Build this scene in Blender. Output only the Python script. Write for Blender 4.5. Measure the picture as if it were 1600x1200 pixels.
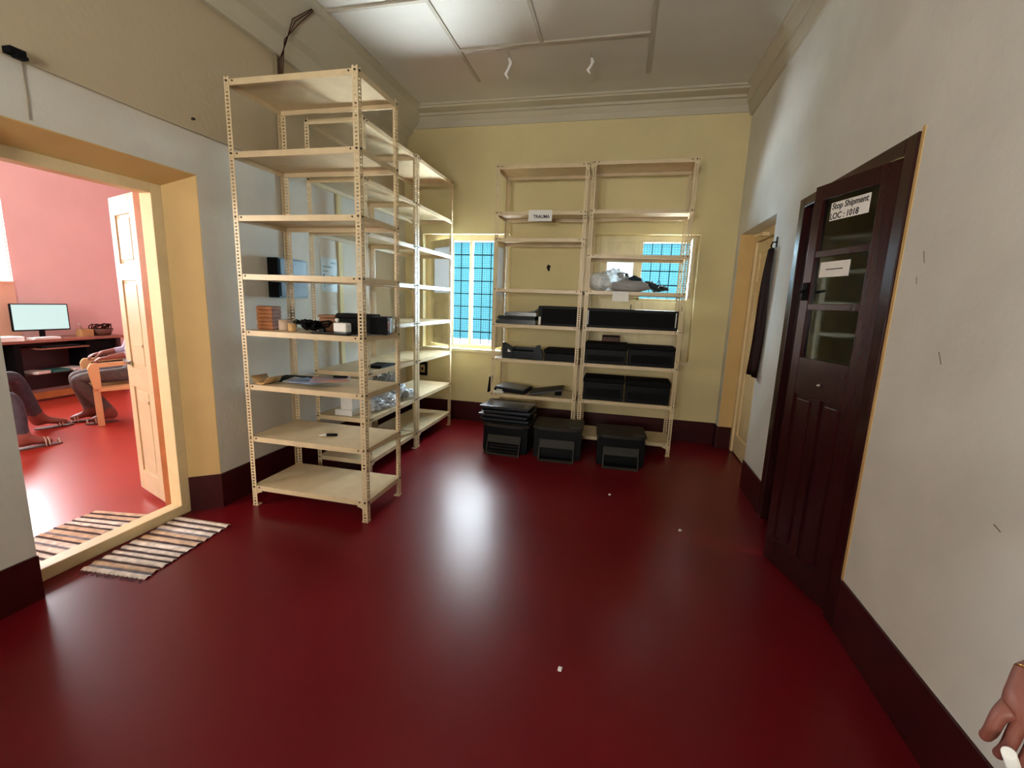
import bpy, bmesh, math, random
from mathutils import Matrix, Vector, Euler

R = math.radians
random.seed(7)
scene = bpy.context.scene
for o in list(bpy.data.objects):
    bpy.data.objects.remove(o)
C = scene.collection

# ---------------------------------------------------------------- camera
cam_d = bpy.data.cameras.new('camera')
cam = bpy.data.objects.new('camera', cam_d)
C.objects.link(cam)
cam_d.sensor_width = 36.0
cam_d.lens = 711.6 * 36.0 / 1600.0
cam_d.clip_start = 0.05
YAW, PITCH, ROLL, CAMH = -0.22694, -0.18007, 0.03644, 1.55
fwd = Vector((math.sin(YAW) * math.cos(PITCH), math.cos(YAW) * math.cos(PITCH), math.sin(PITCH)))
rgt = Vector((math.cos(YAW), -math.sin(YAW), 0))
upv = rgt.cross(fwd)
r2 = math.cos(ROLL) * rgt + math.sin(ROLL) * upv
u2 = -math.sin(ROLL) * rgt + math.cos(ROLL) * upv
mw = Matrix((r2, u2, -fwd)).transposed().to_4x4()
mw.translation = (0, 0, CAMH)
cam.matrix_world = mw
scene.camera = cam

# ---------------------------------------------------------------- world, lights, exposure
world = bpy.data.worlds.new('sky')
scene.world = world
world.use_nodes = True
bg = world.node_tree.nodes['Background']
bg.inputs[0].default_value = (0.82, 0.93, 1.0, 1)
bg.inputs[1].default_value = 50.0


def area(name, loc, direction, sx, sy, watts, col, spread=180):
    d = bpy.data.lights.new(name, 'AREA')
    d.shape = 'RECTANGLE'
    d.size, d.size_y = sx, sy
    d.energy = watts
    d.color = col
    d.spread = R(spread)
    o = bpy.data.objects.new(name, d)
    C.objects.link(o)
    o.location = loc
    o.rotation_euler = Vector(direction).to_track_quat('-Z', 'Z').to_euler()
    return o


def portal(name, loc, direction, sx, sy):
    o = area(name, loc, direction, sx, sy, 1.0, (1, 1, 1))
    o.data.cycles.is_portal = True
    return o


# openings through which the sky lights the room
portal('sky_portal_back_window_a', (-1.91, 5.72, 1.63), (0, -1, 0), 1.0, 1.3)
portal('sky_portal_back_window_b', (0.45, 5.72, 1.95), (0, -1, 0), 0.55, 0.64)
portal('sky_portal_office_window', (-8.1, 3.77, 2.15), (1, 0, 0), 1.45, 1.2)
# bright side daylight slanting in through the left back window
area('daylight_back_window', (-0.75, 7.0, 1.95), (-1.85, -3.2, -0.15), 1.2, 1.6, 720, (0.55, 0.82, 1.0))
# light thrown up off the sunlit ground outside the left back window, onto the ceiling
area('daylight_ground_bounce', (-1.7, 8.3, 0.05), (0.02, -0.72, 0.62), 2.6, 1.6, 780, (0.84, 0.95, 1.0), 80)
# added fill lamp at the unseen rear opening, in place of blocked sky
area('rear_fill_lamp', (-0.8, -2.62, 1.75), (0, 0.80, 0.60), 1.35, 1.05, 140, (1.0, 0.96, 0.89), 150)
# daylight through the far window of the office next door
area('daylight_office_window', (-8.12, 3.75, 2.05), (1, -0.02, -0.12), 1.35, 1.2, 20, (1.0, 0.88, 0.76))
area('office_side_fill', (-5.4, -0.42, 1.87), (0, 1, -0.1), 2.3, 1.45, 170, (1.0, 0.90, 0.80))  # added lamp brightening the office from an unseen side opening

# added unseen lamp to brighten the store room behind the glazed dark door
area('store_room_fill', (1.95, 3.0, 2.86), (0, 0, -1), 0.5, 0.5, 60, (1.0, 0.92, 0.78))

scene.view_settings.view_transform = 'Standard'
scene.view_settings.look = 'None'
scene.view_settings.gamma = 1.0
scene.view_settings.exposure = 0.0
scene.view_settings.use_curve_mapping = False
try:
    scene.cycles.use_denoising = True
    scene.cycles.max_bounces = 10
    scene.cycles.diffuse_bounces = 6
    scene.cycles.sample_clamp_indirect = 6.0
    scene.cycles.caustics_reflective = False
    scene.cycles.caustics_refractive = False
except Exception:
    pass

# ---------------------------------------------------------------- materials
MATS = {}


def mat(name, col, rough=0.6, metal=0.0, var=0.0, scale=6.0, bump=0.0, bscale=40.0, spec=0.5,
        col2=None, rvar=0.0, coat=0.0, detail=4.0, trans=0.0, alpha=1.0, stretch=None):
    if name in MATS:
        return MATS[name]
    m = bpy.data.materials.new(name)
    m.use_nodes = True
    nt = m.node_tree
    b = nt.nodes['Principled BSDF']
    b.inputs['Base Color'].default_value = (*col, 1)
    b.inputs['Roughness'].default_value = rough
    b.inputs['Metallic'].default_value = metal
    b.inputs['Specular IOR Level'].default_value = spec
    b.inputs['Coat Weight'].default_value = coat
    b.inputs['Transmission Weight'].default_value = trans
    b.inputs['Alpha'].default_value = alpha
    tc = nt.nodes.new('ShaderNodeTexCoord')
    src = tc.outputs['Object']
    if stretch:
        mp = nt.nodes.new('ShaderNodeMapping')
        mp.inputs['Scale'].default_value = stretch
        nt.links.new(src, mp.inputs[0])
        src = mp.outputs[0]
    if var > 0 or col2:
        n = nt.nodes.new('ShaderNodeTexNoise')
        n.inputs['Scale'].default_value = scale
        n.inputs['Detail'].default_value = detail
        n.inputs['Roughness'].default_value = 0.6
        nt.links.new(src, n.inputs['Vector'])
        r = nt.nodes.new('ShaderNodeValToRGB')
        r.color_ramp.elements[0].position = 0.35
        r.color_ramp.elements[1].position = 0.68
        c2 = col2 if col2 else tuple(max(0, c * (1 - var)) for c in col)
        c1 = col if col2 else tuple(min(1, c * (1 + var * 0.4)) for c in col)
        r.color_ramp.elements[0].color = (*c2, 1)
        r.color_ramp.elements[1].color = (*c1, 1)
        nt.links.new(n.outputs['Fac'], r.inputs['Fac'])
        nt.links.new(r.outputs['Color'], b.inputs['Base Color'])
    if rvar > 0:
        n = nt.nodes.new('ShaderNodeTexNoise')
        n.inputs['Scale'].default_value = scale * 0.7
        n.inputs['Detail'].default_value = 6
        nt.links.new(src, n.inputs['Vector'])
        mr = nt.nodes.new('ShaderNodeMapRange')
        mr.inputs['From Min'].default_value = 0.05
        mr.inputs['From Max'].default_value = 0.95
        mr.inputs['To Min'].default_value = max(0.02, rough - rvar)
        mr.inputs['To Max'].default_value = rough + rvar
        nt.links.new(n.outputs['Fac'], mr.inputs['Value'])
        n.inputs['Detail'].default_value = 2
        nt.links.new(mr.outputs['Result'], b.inputs['Roughness'])
    if bump > 0:
        n = nt.nodes.new('ShaderNodeTexNoise')
        n.inputs['Scale'].default_value = bscale
        n.inputs['Detail'].default_value = 4
        nt.links.new(src, n.inputs['Vector'])
        bp = nt.nodes.new('ShaderNodeBump')
        bp.inputs['Strength'].default_value = bump
        bp.inputs['Distance'].default_value = 0.01
        nt.links.new(n.outputs['Fac'], bp.inputs['Height'])
        nt.links.new(bp.outputs['Normal'], b.inputs['Normal'])
    MATS[name] = m
    return m


def two_tone_wall():
    """white distemper below a paint line, tan cream above it"""
    m = mat('wall_two_tone', (0.60, 0.57, 0.50), 0.85, var=0.10, scale=1.6, bump=0.15, bscale=30)
    nt = m.node_tree
    b = nt.nodes['Principled BSDF']
    ramp = [n for n in nt.nodes if n.type == 'VALTORGB'][0]
    geo = nt.nodes.new('ShaderNodeNewGeometry')
    sep = nt.nodes.new('ShaderNodeSeparateXYZ')
    nt.links.new(geo.outputs['Position'], sep.inputs[0])
    mr = nt.nodes.new('ShaderNodeMapRange')
    mr.inputs['From Min'].default_value = 2.515
    mr.inputs['From Max'].default_value = 2.545
    nt.links.new(sep.outputs['Z'], mr.inputs['Value'])
    mx = nt.nodes.new('ShaderNodeMix')
    mx.data_type = 'RGBA'
    nt.links.new(mr.outputs['Result'], mx.inputs['Factor'])
    nt.links.new(ramp.outputs['Color'], mx.inputs[6])
    mx.inputs[7].default_value = (0.46, 0.38, 0.26, 1)
    nt.links.new(mx.outputs[2], b.inputs['Base Color'])
    return m


M_WALL = mat('wall_white', (0.68, 0.675, 0.63), 0.85, var=0.09, scale=1.7, bump=0.12, bscale=30)
M_WALL2 = two_tone_wall()
M_YELLOW = mat('wall_cream', (0.66, 0.565, 0.315), 0.8, var=0.08, scale=1.5, bump=0.1, bscale=30)
M_CEIL = mat('ceiling_white', (0.56, 0.54, 0.48), 0.85, var=0.07, scale=1.2, bump=0.08, bscale=25)
M_CORN = mat('cornice_plaster', (0.50, 0.46, 0.36), 0.8, var=0.06, scale=2)
M_BATT = mat('batten_paint', (0.42, 0.38, 0.30), 0.7, var=0.1, scale=6)
M_FLOOR = mat('red_oxide_floor', (0.120, 0.0045, 0.008), 0.30, var=0.12, scale=1.1, rvar=0.02, spec=0.15, bump=0.012, bscale=2.5, detail=2)
M_FLOORO = mat('red_oxide_floor_lit', (0.36, 0.030, 0.018), 0.30, var=0.10, scale=1.1, spec=0.5, detail=2)  # brighter copy of the red oxide, office light painted into the colour
M_BASE = mat('red_oxide_skirting', (0.040, 0.0028, 0.0035), 0.42, spec=0.25, var=0.25, scale=3)
M_PINK = mat('wall_pink', (0.82, 0.56, 0.55), 0.85, var=0.05, scale=1.5)
M_PEACH = mat('wall_peach', (0.80, 0.50, 0.36), 0.8, var=0.05, scale=2)
M_CREAMW = mat('cream_painted_wood', (0.76, 0.60, 0.34), 0.45, var=0.10, scale=5, bump=0.05, bscale=25)
M_CREAMD = mat('cream_wood_pale', (0.62, 0.50, 0.31), 0.45, var=0.08, scale=5, bump=0.05, bscale=25)
M_OCHRE = mat('ochre_reveal', (0.62, 0.42, 0.17), 0.7, var=0.08, scale=2.5)
M_ORANGE = mat('orange_wood_edge', (0.36, 0.12, 0.03), 0.5, var=0.2, scale=8)
M_WIN = mat('window_cream_wood', (0.66, 0.58, 0.38), 0.5, var=0.12, scale=7, bump=0.06, bscale=40)
M_DARKWOOD = mat('mahogany_wood', (0.026, 0.0042, 0.0045), 0.27, var=0.14, scale=7, stretch=(6, 6, 0.6), spec=0.22)
M_SHELF = mat('shelf_ivory_paint', (0.61, 0.485, 0.30), 0.38, var=0.10, scale=8, rvar=0.08)
M_BOLT = mat('bolt_dark_steel', (0.05, 0.035, 0.025), 0.5, metal=0.6, var=0.2, scale=30)
M_BLACK = mat('black_plastic', (0.003, 0.0035, 0.0045), 0.45, var=0.3, scale=12, spec=0.12)
M_BLACKM = mat('black_matt', (0.0025, 0.0025, 0.003), 0.7, var=0.3, scale=20, spec=0.12)
M_BLACKG = mat('black_gloss', (0.004, 0.008, 0.014), 0.22, var=0.3, scale=12)
M_GREYP = mat('grey_printer_lid', (0.024, 0.020, 0.015), 0.55, var=0.12, scale=9, spec=0.25)
M_GREYD = mat('dark_grey_plastic', (0.030, 0.031, 0.034), 0.45, var=0.2, scale=9)
M_WHITE = mat('white_plastic', (0.72, 0.71, 0.68), 0.4, var=0.05, scale=9)
M_PAPER = mat('white_paper', (0.80, 0.79, 0.76), 0.8, var=0.04, scale=12)
M_INK = mat('black_ink', (0.012, 0.012, 0.014), 0.7, var=0.1, scale=30)
M_STEEL = mat('steel', (0.45, 0.44, 0.42), 0.3, metal=0.9, var=0.1, scale=20)
M_IRON = mat('iron_grille', (0.004, 0.010, 0.014), 0.8, var=0.2, scale=12, spec=0.0)
M_WIRE = mat('mesh_wire', (0.003, 0.010, 0.013), 0.8, var=0.1, scale=12, spec=0.0)
M_BLUE = mat('blue_metal_box', (0.012, 0.045, 0.085), 0.4, var=0.2, scale=12)
M_CARD = mat('brown_cardboard', (0.22, 0.10, 0.045), 0.8, var=0.2, scale=10)
M_TAN = mat('tan_card', (0.45, 0.27, 0.11), 0.7, var=0.15, scale=10)
M_BROWN = mat('brown_leather', (0.10, 0.035, 0.022), 0.6, var=0.3, scale=14)
M_CLOTHD = mat('dark_brown_cloth', (0.045, 0.016, 0.010), 0.9, var=0.3, scale=16, spec=0.08)
M_SKIN = mat('skin', (0.21, 0.065, 0.045), 0.5, var=0.12, scale=10, bump=0.05, bscale=120)
M_TROUS = mat('dark_trousers', (0.055, 0.05, 0.065), 0.85, var=0.25, scale=18)
M_TROUS2 = mat('grey_trousers', (0.11, 0.09, 0.085), 0.85, var=0.25, scale=18)
M_SHIRT = mat('lavender_shirt', (0.42, 0.36, 0.46), 0.85, var=0.2, scale=14)
M_SHIRT2 = mat('maroon_shirt', (0.20, 0.04, 0.04), 0.85, var=0.2, scale=14)
M_HAIR = mat('black_hair', (0.01, 0.008, 0.007), 0.5, var=0.3, scale=40, stretch=(1, 1, 0.2))
M_CHAIR = mat('beige_plastic_chair', (0.66, 0.40, 0.18), 0.42, var=0.06, scale=6)
M_DESK = mat('desk_top_laminate', (0.30, 0.13, 0.09), 0.4, var=0.2, scale=8, stretch=(1, 8, 1))
M_DESKD = mat('desk_dark_maroon', (0.045, 0.010, 0.010), 0.5, var=0.25, scale=8)
M_GOLD = mat('gold', (0.80, 0.50, 0.16), 0.25, metal=1.0, var=0.05, scale=30)
M_SANDAL = mat('pale_sandal_strap', (0.55, 0.42, 0.33), 0.6, var=0.2, scale=20)
M_FROST = mat('frosted_glass', (0.80, 0.86, 0.88), 0.55, var=0.04, scale=10, trans=0.55)
M_HOLE = mat('hole_dark', (0.01, 0.008, 0.006), 0.9, var=0.2, scale=30)


def glass_mat():
    m = bpy.data.materials.new('clear_glass')
    m.use_nodes = True
    nt = m.node_tree
    nt.nodes.clear()
    out = nt.nodes.new('ShaderNodeOutputMaterial')
    tr = nt.nodes.new('ShaderNodeBsdfTransparent')
    tr.inputs[0].default_value = (0.80, 0.86, 0.84, 1)
    gl = nt.nodes.new('ShaderNodeBsdfGlossy')
    gl.inputs['Roughness'].default_value = 0.04
    mix = nt.nodes.new('ShaderNodeMixShader')
    fr = nt.nodes.new('ShaderNodeFresnel')
    fr.inputs['IOR'].default_value = 1.7
    nt.links.new(fr.outputs[0], mix.inputs[0])
    nt.links.new(tr.outputs[0], mix.inputs[1])
    nt.links.new(gl.outputs[0], mix.inputs[2])
    nt.links.new(mix.outputs[0], out.inputs[0])
    return m


M_GLASS = glass_mat()


def film_mat(name, col, opac):
    m = bpy.data.materials.new(name)
    m.use_nodes = True
    nt = m.node_tree
    b = nt.nodes['Principled BSDF']
    b.inputs['Base Color'].default_value = (*col, 1)
    b.inputs['Roughness'].default_value = 0.22
    tr = nt.nodes.new('ShaderNodeBsdfTransparent')
    n = nt.nodes.new('ShaderNodeTexNoise')
    n.inputs['Scale'].default_value = 14
    tc = nt.nodes.new('ShaderNodeTexCoord')
    nt.links.new(tc.outputs['Object'], n.inputs['Vector'])
    mr = nt.nodes.new('ShaderNodeMapRange')
    mr.inputs['From Min'].default_value = 0.3
    mr.inputs['From Max'].default_value = 0.7
    mr.inputs['To Min'].default_value = max(0, opac - 0.25)
    mr.inputs['To Max'].default_value = min(1, opac + 0.25)
    nt.links.new(n.outputs['Fac'], mr.inputs['Value'])
    mix = nt.nodes.new('ShaderNodeMixShader')
    nt.links.new(mr.outputs['Result'], mix.inputs[0])
    nt.links.new(tr.outputs[0], mix.inputs[1])
    nt.links.new(b.outputs[0], mix.inputs[2])
    nt.links.new(mix.outputs[0], nt.nodes['Material Output'].inputs[0])
    return m


M_FILM = film_mat('clear_plastic_film', (0.75, 0.80, 0.84), 0.55)


def screen_mat():
    m = bpy.data.materials.new('lit_screen')
    m.use_nodes = True
    b = m.node_tree.nodes['Principled BSDF']
    b.inputs['Base Color'].default_value = (0.05, 0.05, 0.05, 1)
    b.inputs['Emission Color'].default_value = (0.68, 0.93, 0.88, 1)
    b.inputs['Emission Strength'].default_value = 0.9
    return m


M_SCREEN = screen_mat()


# ---------------------------------------------------------------- mesh helpers
def box(bm, x0, x1, y0, y1, z0, z1, mi=0, bevel=0.0, M=None):
    g = bmesh.ops.create_cube(bm, size=1.0)
    vs = g['verts']
    for v in vs:
        v.co = Vector(((x0 + x1) / 2 + v.co.x * (x1 - x0), (y0 + y1) / 2 + v.co.y * (y1 - y0), (z0 + z1) / 2 + v.co.z * (z1 - z0)))
    fs = set()
    for v in vs:
        for f in v.link_faces:
            fs.add(f)
    for f in fs:
        f.material_index = mi
    if bevel > 0:
        es = set()
        for f in fs:
            for e in f.edges:
                es.add(e)
        r = bmesh.ops.bevel(bm, geom=list(es), offset=bevel, segments=2, affect='EDGES', profile=0.6)
        vs = set(v for f in r['faces'] for v in f.verts) | set(v for v in vs if v.is_valid)
        for f in r['faces']:
            f.material_index = mi
    if M is not None:
        for v in vs:
            if v.is_valid:
                v.co = M @ v.co
    return bm


def prism(bm, pts, axis, a0, a1, mi=0):
    """extrude a polygon; pts are 2D in the plane normal to axis (0: (y,z), 1: (x,z), 2: (x,y))"""
    def co(p, a):
        return {0: (a, p[0], p[1]), 1: (p[0], a, p[1]), 2: (p[0], p[1], a)}[axis]
    va = [bm.verts.new(co(p, a0)) for p in pts]
    vb = [bm.verts.new(co(p, a1)) for p in pts]
    n = len(pts)
    fs = [bm.faces.new(va), bm.faces.new(vb[::-1])]
    for i in range(n):
        fs.append(bm.faces.new((va[i], vb[i], vb[(i + 1) % n], va[(i + 1) % n])))
    for f in fs:
        f.material_index = mi
    return bm


def tube(bm, pts, r, seg=8, cap=True, mi=0):
    pts = [Vector(p) for p in pts]
    rs = r if isinstance(r, (list, tuple)) else [r] * len(pts)
    rings = []
    prev = None
    for i, p in enumerate(pts):
        d = (pts[min(i + 1, len(pts) - 1)] - pts[max(i - 1, 0)]).normalized()
        if prev is None:
            a = Vector((0, 0, 1)) if abs(d.z) < 0.9 else Vector((1, 0, 0))
            u = d.cross(a).normalized()
        else:
            u = (prev - d * prev.dot(d)).normalized()
        prev = u
        w = d.cross(u)
        rings.append([bm.verts.new(p + rs[i] * (math.cos(2 * math.pi * k / seg) * u + math.sin(2 * math.pi * k / seg) * w)) for k in range(seg)])
    for i in range(len(rings) - 1):
        for k in range(seg):
            f = bm.faces.new((rings[i][k], rings[i][(k + 1) % seg], rings[i + 1][(k + 1) % seg], rings[i + 1][k]))
            f.material_index = mi
            f.smooth = True
    if cap:
        bm.faces.new(rings[0][::-1]).material_index = mi
        bm.faces.new(rings[-1]).material_index = mi
    return bm


def lathe(bm, prof, seg=20, cx=0, cy=0, mi=0):
    rings = []
    for r, z in prof:
        rings.append([bm.verts.new((cx + r * math.cos(2 * math.pi * k / seg), cy + r * math.sin(2 * math.pi * k / seg), z)) for k in range(seg)])
    for i in range(len(rings) - 1):
        for k in range(seg):
            f = bm.faces.new((rings[i][k], rings[i][(k + 1) % seg], rings[i + 1][(k + 1) % seg], rings[i + 1][k]))
            f.smooth = True
            f.material_index = mi
    bm.faces.new(rings[0][::-1])
    bm.faces.new(rings[-1])
    return bm


def blob(bm, c, s, amp=0.25, freq=6.0, sub=3, seed=0, mi=0, flat=None):
    from mathutils import noise
    g = bmesh.ops.create_icosphere(bm, subdivisions=sub, radius=1.0)
    for v in g['verts']:
        n = v.co.normalized()
        k = 1 + amp * noise.noise(n * freq * 0.5 + Vector((seed * 3.1, seed * 1.7, seed))) + amp * 0.5 * noise.noise(n * freq + Vector((seed, 5, 1)))
        v.co = Vector((c[0] + n.x * s[0] * k, c[1] + n.y * s[1] * k, c[2] + n.z * s[2] * k))
        if flat is not None and v.co.z < flat:
            v.co.z = flat
        for f in v.link_faces:
            f.material_index = mi
            f.smooth = True
    return bm


def mk(bm, name):
    bmesh.ops.recalc_face_normals(bm, faces=bm.faces[:])
    me = bpy.data.meshes.new(name)
    bm.to_mesh(me)
    bm.free()
    return me


def obj(name, data, mats=None, parent=None, loc=(0, 0, 0), rot=(0, 0, 0)):
    if isinstance(data, bmesh.types.BMesh):
        data = mk(data, name)
    if mats is not None and len(data.materials) == 0:
        for m in (mats if isinstance(mats, (list, tuple)) else [mats]):
            data.materials.append(m)
    o = bpy.data.objects.new(name, data)
    C.objects.link(o)
    o.location = loc
    o.rotation_euler = rot
    if parent:
        o.parent = parent
    return o


def tag(o, label, cat, group=None, kind=None):
    o['label'] = label
    o['category'] = cat
    if group:
        o['group'] = group
    if kind:
        o['kind'] = kind
    return o


def thing(name, label, cat, loc=(0, 0, 0), rot=(0, 0, 0), group=None):
    o = bpy.data.objects.new(name, None)
    o.empty_display_size = 0.1
    C.objects.link(o)
    o.location = loc
    o.rotation_euler = rot
    return tag(o, label, cat, group)


def struct(name, bm, mats, label=None, parent=None):
    o = obj(name, bm, mats, parent)
    if parent is None:
        o['kind'] = 'structure'
        o['category'] = name.split('_')[0]
        o['label'] = label or name.replace('_', ' ')
    return o


def B(*boxes, bevel=0.0):
    bm = bmesh.new()
    for b in boxes:
        box(bm, *b[:6], mi=(b[6] if len(b) > 6 else 0), bevel=bevel)
    return bm


def text_obj(body, size, mat_, parent, loc, rot, shear=0.0, name='lettering', extr=0.0006, bold=0.0, sx=1.0):
    cu = bpy.data.curves.new('txt', 'FONT')
    cu.body = body
    cu.size = size
    cu.shear = shear
    cu.extrude = extr
    cu.offset = bold
    cu.resolution_u = 3
    t = bpy.data.objects.new('txt', cu)
    C.objects.link(t)
    bpy.context.view_layer.update()
    dg = bpy.context.evaluated_depsgraph_get()
    me = bpy.data.meshes.new_from_object(t.evaluated_get(dg))
    bpy.data.objects.remove(t)
    xs = [v.co.x for v in me.vertices]
    ys = [v.co.y for v in me.vertices]
    cx, cy = (min(xs) + max(xs)) / 2, (min(ys) + max(ys)) / 2
    for v in me.vertices:
        v.co.x = (v.co.x - cx) * sx
        v.co.y -= cy
    me.materials.clear()
    me.materials.append(mat_)
    return obj(name, me, None, parent, loc, rot)


# ================================================================ SETTING
XR, XL, YB, ZC = 1.15, -2.72, 5.5, 3.70
YR = -2.55
OX0, OX1, OY0, OY1 = -7.9, -3.0, -0.35, 7.2     # the office next door
BBH = 0.25

struct('floor_office', B((OX0 - 0.2, -2.94, OY0 - 0.2, 7.4, -0.12, 0)), M_FLOORO, 'red oxide floor of the office, its brighter light painted in')
floor = struct('floor', B((-2.94, XR + 0.4, YR - 0.2, 7.4, -0.12, 0)), M_FLOOR, 'glossy dark red oxide cement floor')
ceil = struct('ceiling', B((OX1, XR + 0.3, YR - 0.2, YB + 0.3, ZC, ZC + 0.15)), M_CEIL, 'white boarded ceiling with thin battens')
for (x0, x1, y0, y1) in [(-1.57, -1.54, -1.0, 4.78), (0.058, 0.088, -1.0, 4.85), (-0.835, -0.805, -1.0, 4.19),
                         (-1.54, 0.058, 4.19, 4.22), (-2.72, -1.57, 3.50, 3.53), (-1.54, 0.058, 1.6, 1.63), (-2.72, -1.57, 0.9, 0.93)]:
    obj('batten', B((x0, x1, y0, y1, ZC - 0.014, ZC + 0.01)), M_BATT, ceil)

# left wall with splayed doorway to the office
LW = OX1
DY0, DY1, DZ = 1.475, 2.56, 2.275     # opening on the wall face
FX = -2.87                            # face of the door frame
bm = bmesh.new()
# near wall part, far wall part, lintel
prism(bm, [(XL, YR), (XL, DY0), (FX, 1.475), (LW, 1.475), (LW, YR)], 2, 0, ZC)
prism(bm, [(XL, DY1), (XL, YB + 0.2), (LW, YB + 0.2), (LW, 2.44), (FX, 2.44)], 2, 0, ZC)
prism(bm, [(XL, DZ), (XL, ZC), (LW, ZC), (LW, 2.19), (FX, 2.19)], 1, DY0 - 0.0, DY1 + 0.0)
wl = struct('wall_left', bm, M_WALL2, 'whitewashed left wall with tan upper band and splayed doorway')
# ochre painted splayed reveal (thin plaster skins on the reveals)
bm = bmesh.new()
prism(bm, [(XL - 0.001, DY1 - 0.001), (FX - 0.001, 2.439), (FX - 0.001, 2.436), (XL - 0.001, DY1 - 0.006)], 2, BBH, DZ)
prism(bm, [(XL - 0.001, DZ - 0.001), (FX - 0.001, 2.189), (FX - 0.001, 2.184), (XL - 0.001, DZ - 0.006)], 1, DY0, DY1)
obj('reveal_plaster', bm, M_OCHRE, wl)

# back wall with two window recesses
W1 = (-2.48, -1.34)
W2 = (-0.36, 0.784)
WZ0, WZ1 = 0.92, 2.335
bm = B((LW, W1[0], YB, YB + 0.28, 0, ZC), (W1[1], W2[0], YB, YB + 0.28, 0, ZC), (W2[1], XR + 0.3, YB, YB + 0.28, 0, ZC),
       (W1[0], W1[1], YB, YB + 0.28, 0, WZ0), (W2[0], W2[1], YB, YB + 0.28, 0, WZ0),
       (W1[0], W1[1], YB, YB + 0.28, WZ1, ZC), (W2[0], W2[1], YB, YB + 0.28, WZ1, ZC))
wb = struct('wall_back', bm, M_YELLOW, 'cream yellow back wall with two window recesses')

# right wall with two door openings
D1 = (2.36, 3.66, 2.30)     # dark double door
D2 = (4.20, 5.36, 2.315)    # cream door in a deep recess
RT = XR + 0.30
bm = B((XR, RT, YR, D1[0], 0, ZC), (XR, RT, D1[1], D2[0], 0, ZC), (XR, RT, D2[1], YB + 0.28, 0, ZC),
       (XR, RT, D1[0], D1[1], D1[2], ZC), (XR, RT, D2[0], D2[1], D2[2], ZC))
wr = struct('wall_right', bm, M_WALL, 'off white right wall with scuffs')
bm = B((XR + 0.002, XR + 0.2, D2[1] - 0.004, D2[1] + 0.002, BBH, D2[2]), (XR + 0.002, XR + 0.2, D2[0] - 0.002, D2[0] + 0.004, 0, D2[2]))
obj('reveal_plaster', bm, M_OCHRE, wr)
# rear wall, behind the camera, with its window opening
RW = (-1.5, -0.1, 1.2, 2.3)
bm = B((LW, RW[0], YR - 0.2, YR, 0, ZC), (RW[1], RT, YR - 0.2, YR, 0, ZC), (RW[0], RW[1], YR - 0.2, YR, 0, RW[2]), (RW[0], RW[1], YR - 0.2, YR, RW[3], ZC))
struct('wall_rear', bm, M_WALL, 'off white wall behind the camera with a window opening')

# baseboards
bt = 0.012
struct('baseboard_back', B((XL, XR, YB - bt, YB, 0, BBH)), M_BASE, 'dark red painted skirting along the back wall')
bm = B((XR - bt, XR, YR, D1[0] - 0.02, 0, BBH + 0.02), (XR - bt, XR, D1[1] + 0.01, D2[0], 0, BBH), (XR - bt, XR, D2[1], YB, 0, BBH),
       (XR, XR + 0.17, D2[1] - bt, D2[1] - 0.004, 0, BBH))
struct('baseboard_right', bm, M_BASE, 'dark red painted skirting along the right wall')
bm = B((XL, XL + bt, YR, DY0, 0, BBH - 0.02), (XL, XL + bt, DY1, YB, 0, BBH))
prism(bm, [(XL + bt, DY1), (FX + 0.004, 2.436), (FX + 0.004, 2.428), (XL + bt, DY1 - 0.012)], 2, 0, BBH)
struct('baseboard_left', bm, M_BASE, 'dark red painted skirting along the left wall')

# cornices
bm = bmesh.new()
prism(bm, [(YB, 3.54), (YB, ZC), (5.20, ZC), (5.20, ZC - 0.018), (5.23, ZC - 0.018), (5.24, ZC - 0.03), (5.385, ZC - 0.03), (5.385, ZC - 0.055), (5.42, ZC - 0.055), (5.475, 3.60), (5.485, 3.54)], 0, XL, XR)
struct('trim_1', bm, M_CORN, 'plaster cornice above the back wall')
bm = bmesh.new()
prism(bm, [(XR, 3.50), (XR, ZC), (1.02, ZC), (1.02, ZC - 0.012), (1.05, ZC - 0.022), (1.085, ZC - 0.09), (1.10, ZC - 0.09), (1.10, ZC - 0.115), (1.12, 3.53), (1.13, 3.50)], 1, YR, 5.48)
struct('trim_2', bm, M_CORN, 'plaster cornice above the right wall')
bm = bmesh.new()
prism(bm, [(XL, 3.33), (XL, ZC), (-2.38, ZC), (-2.38, ZC - 0.02), (-2.46, ZC - 0.03), (-2.60, 3.52), (-2.60, 3.49), (-2.66, 3.46), (-2.68, 3.37), (-2.68, 3.33)], 1, YR, 5.48)
struct('trim_3', bm, M_CORN, 'plaster cornice above the left wall')

# thin yellow paint line round the near jamb of the dark door
struct('trim_4', B((XR - 0.003, XR, D1[0] - 0.022, D1[0] - 0.001, BBH + 0.02, D1[2] + 0.015)), M_OCHRE, 'thin ochre painted edge beside the dark double door')

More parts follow.
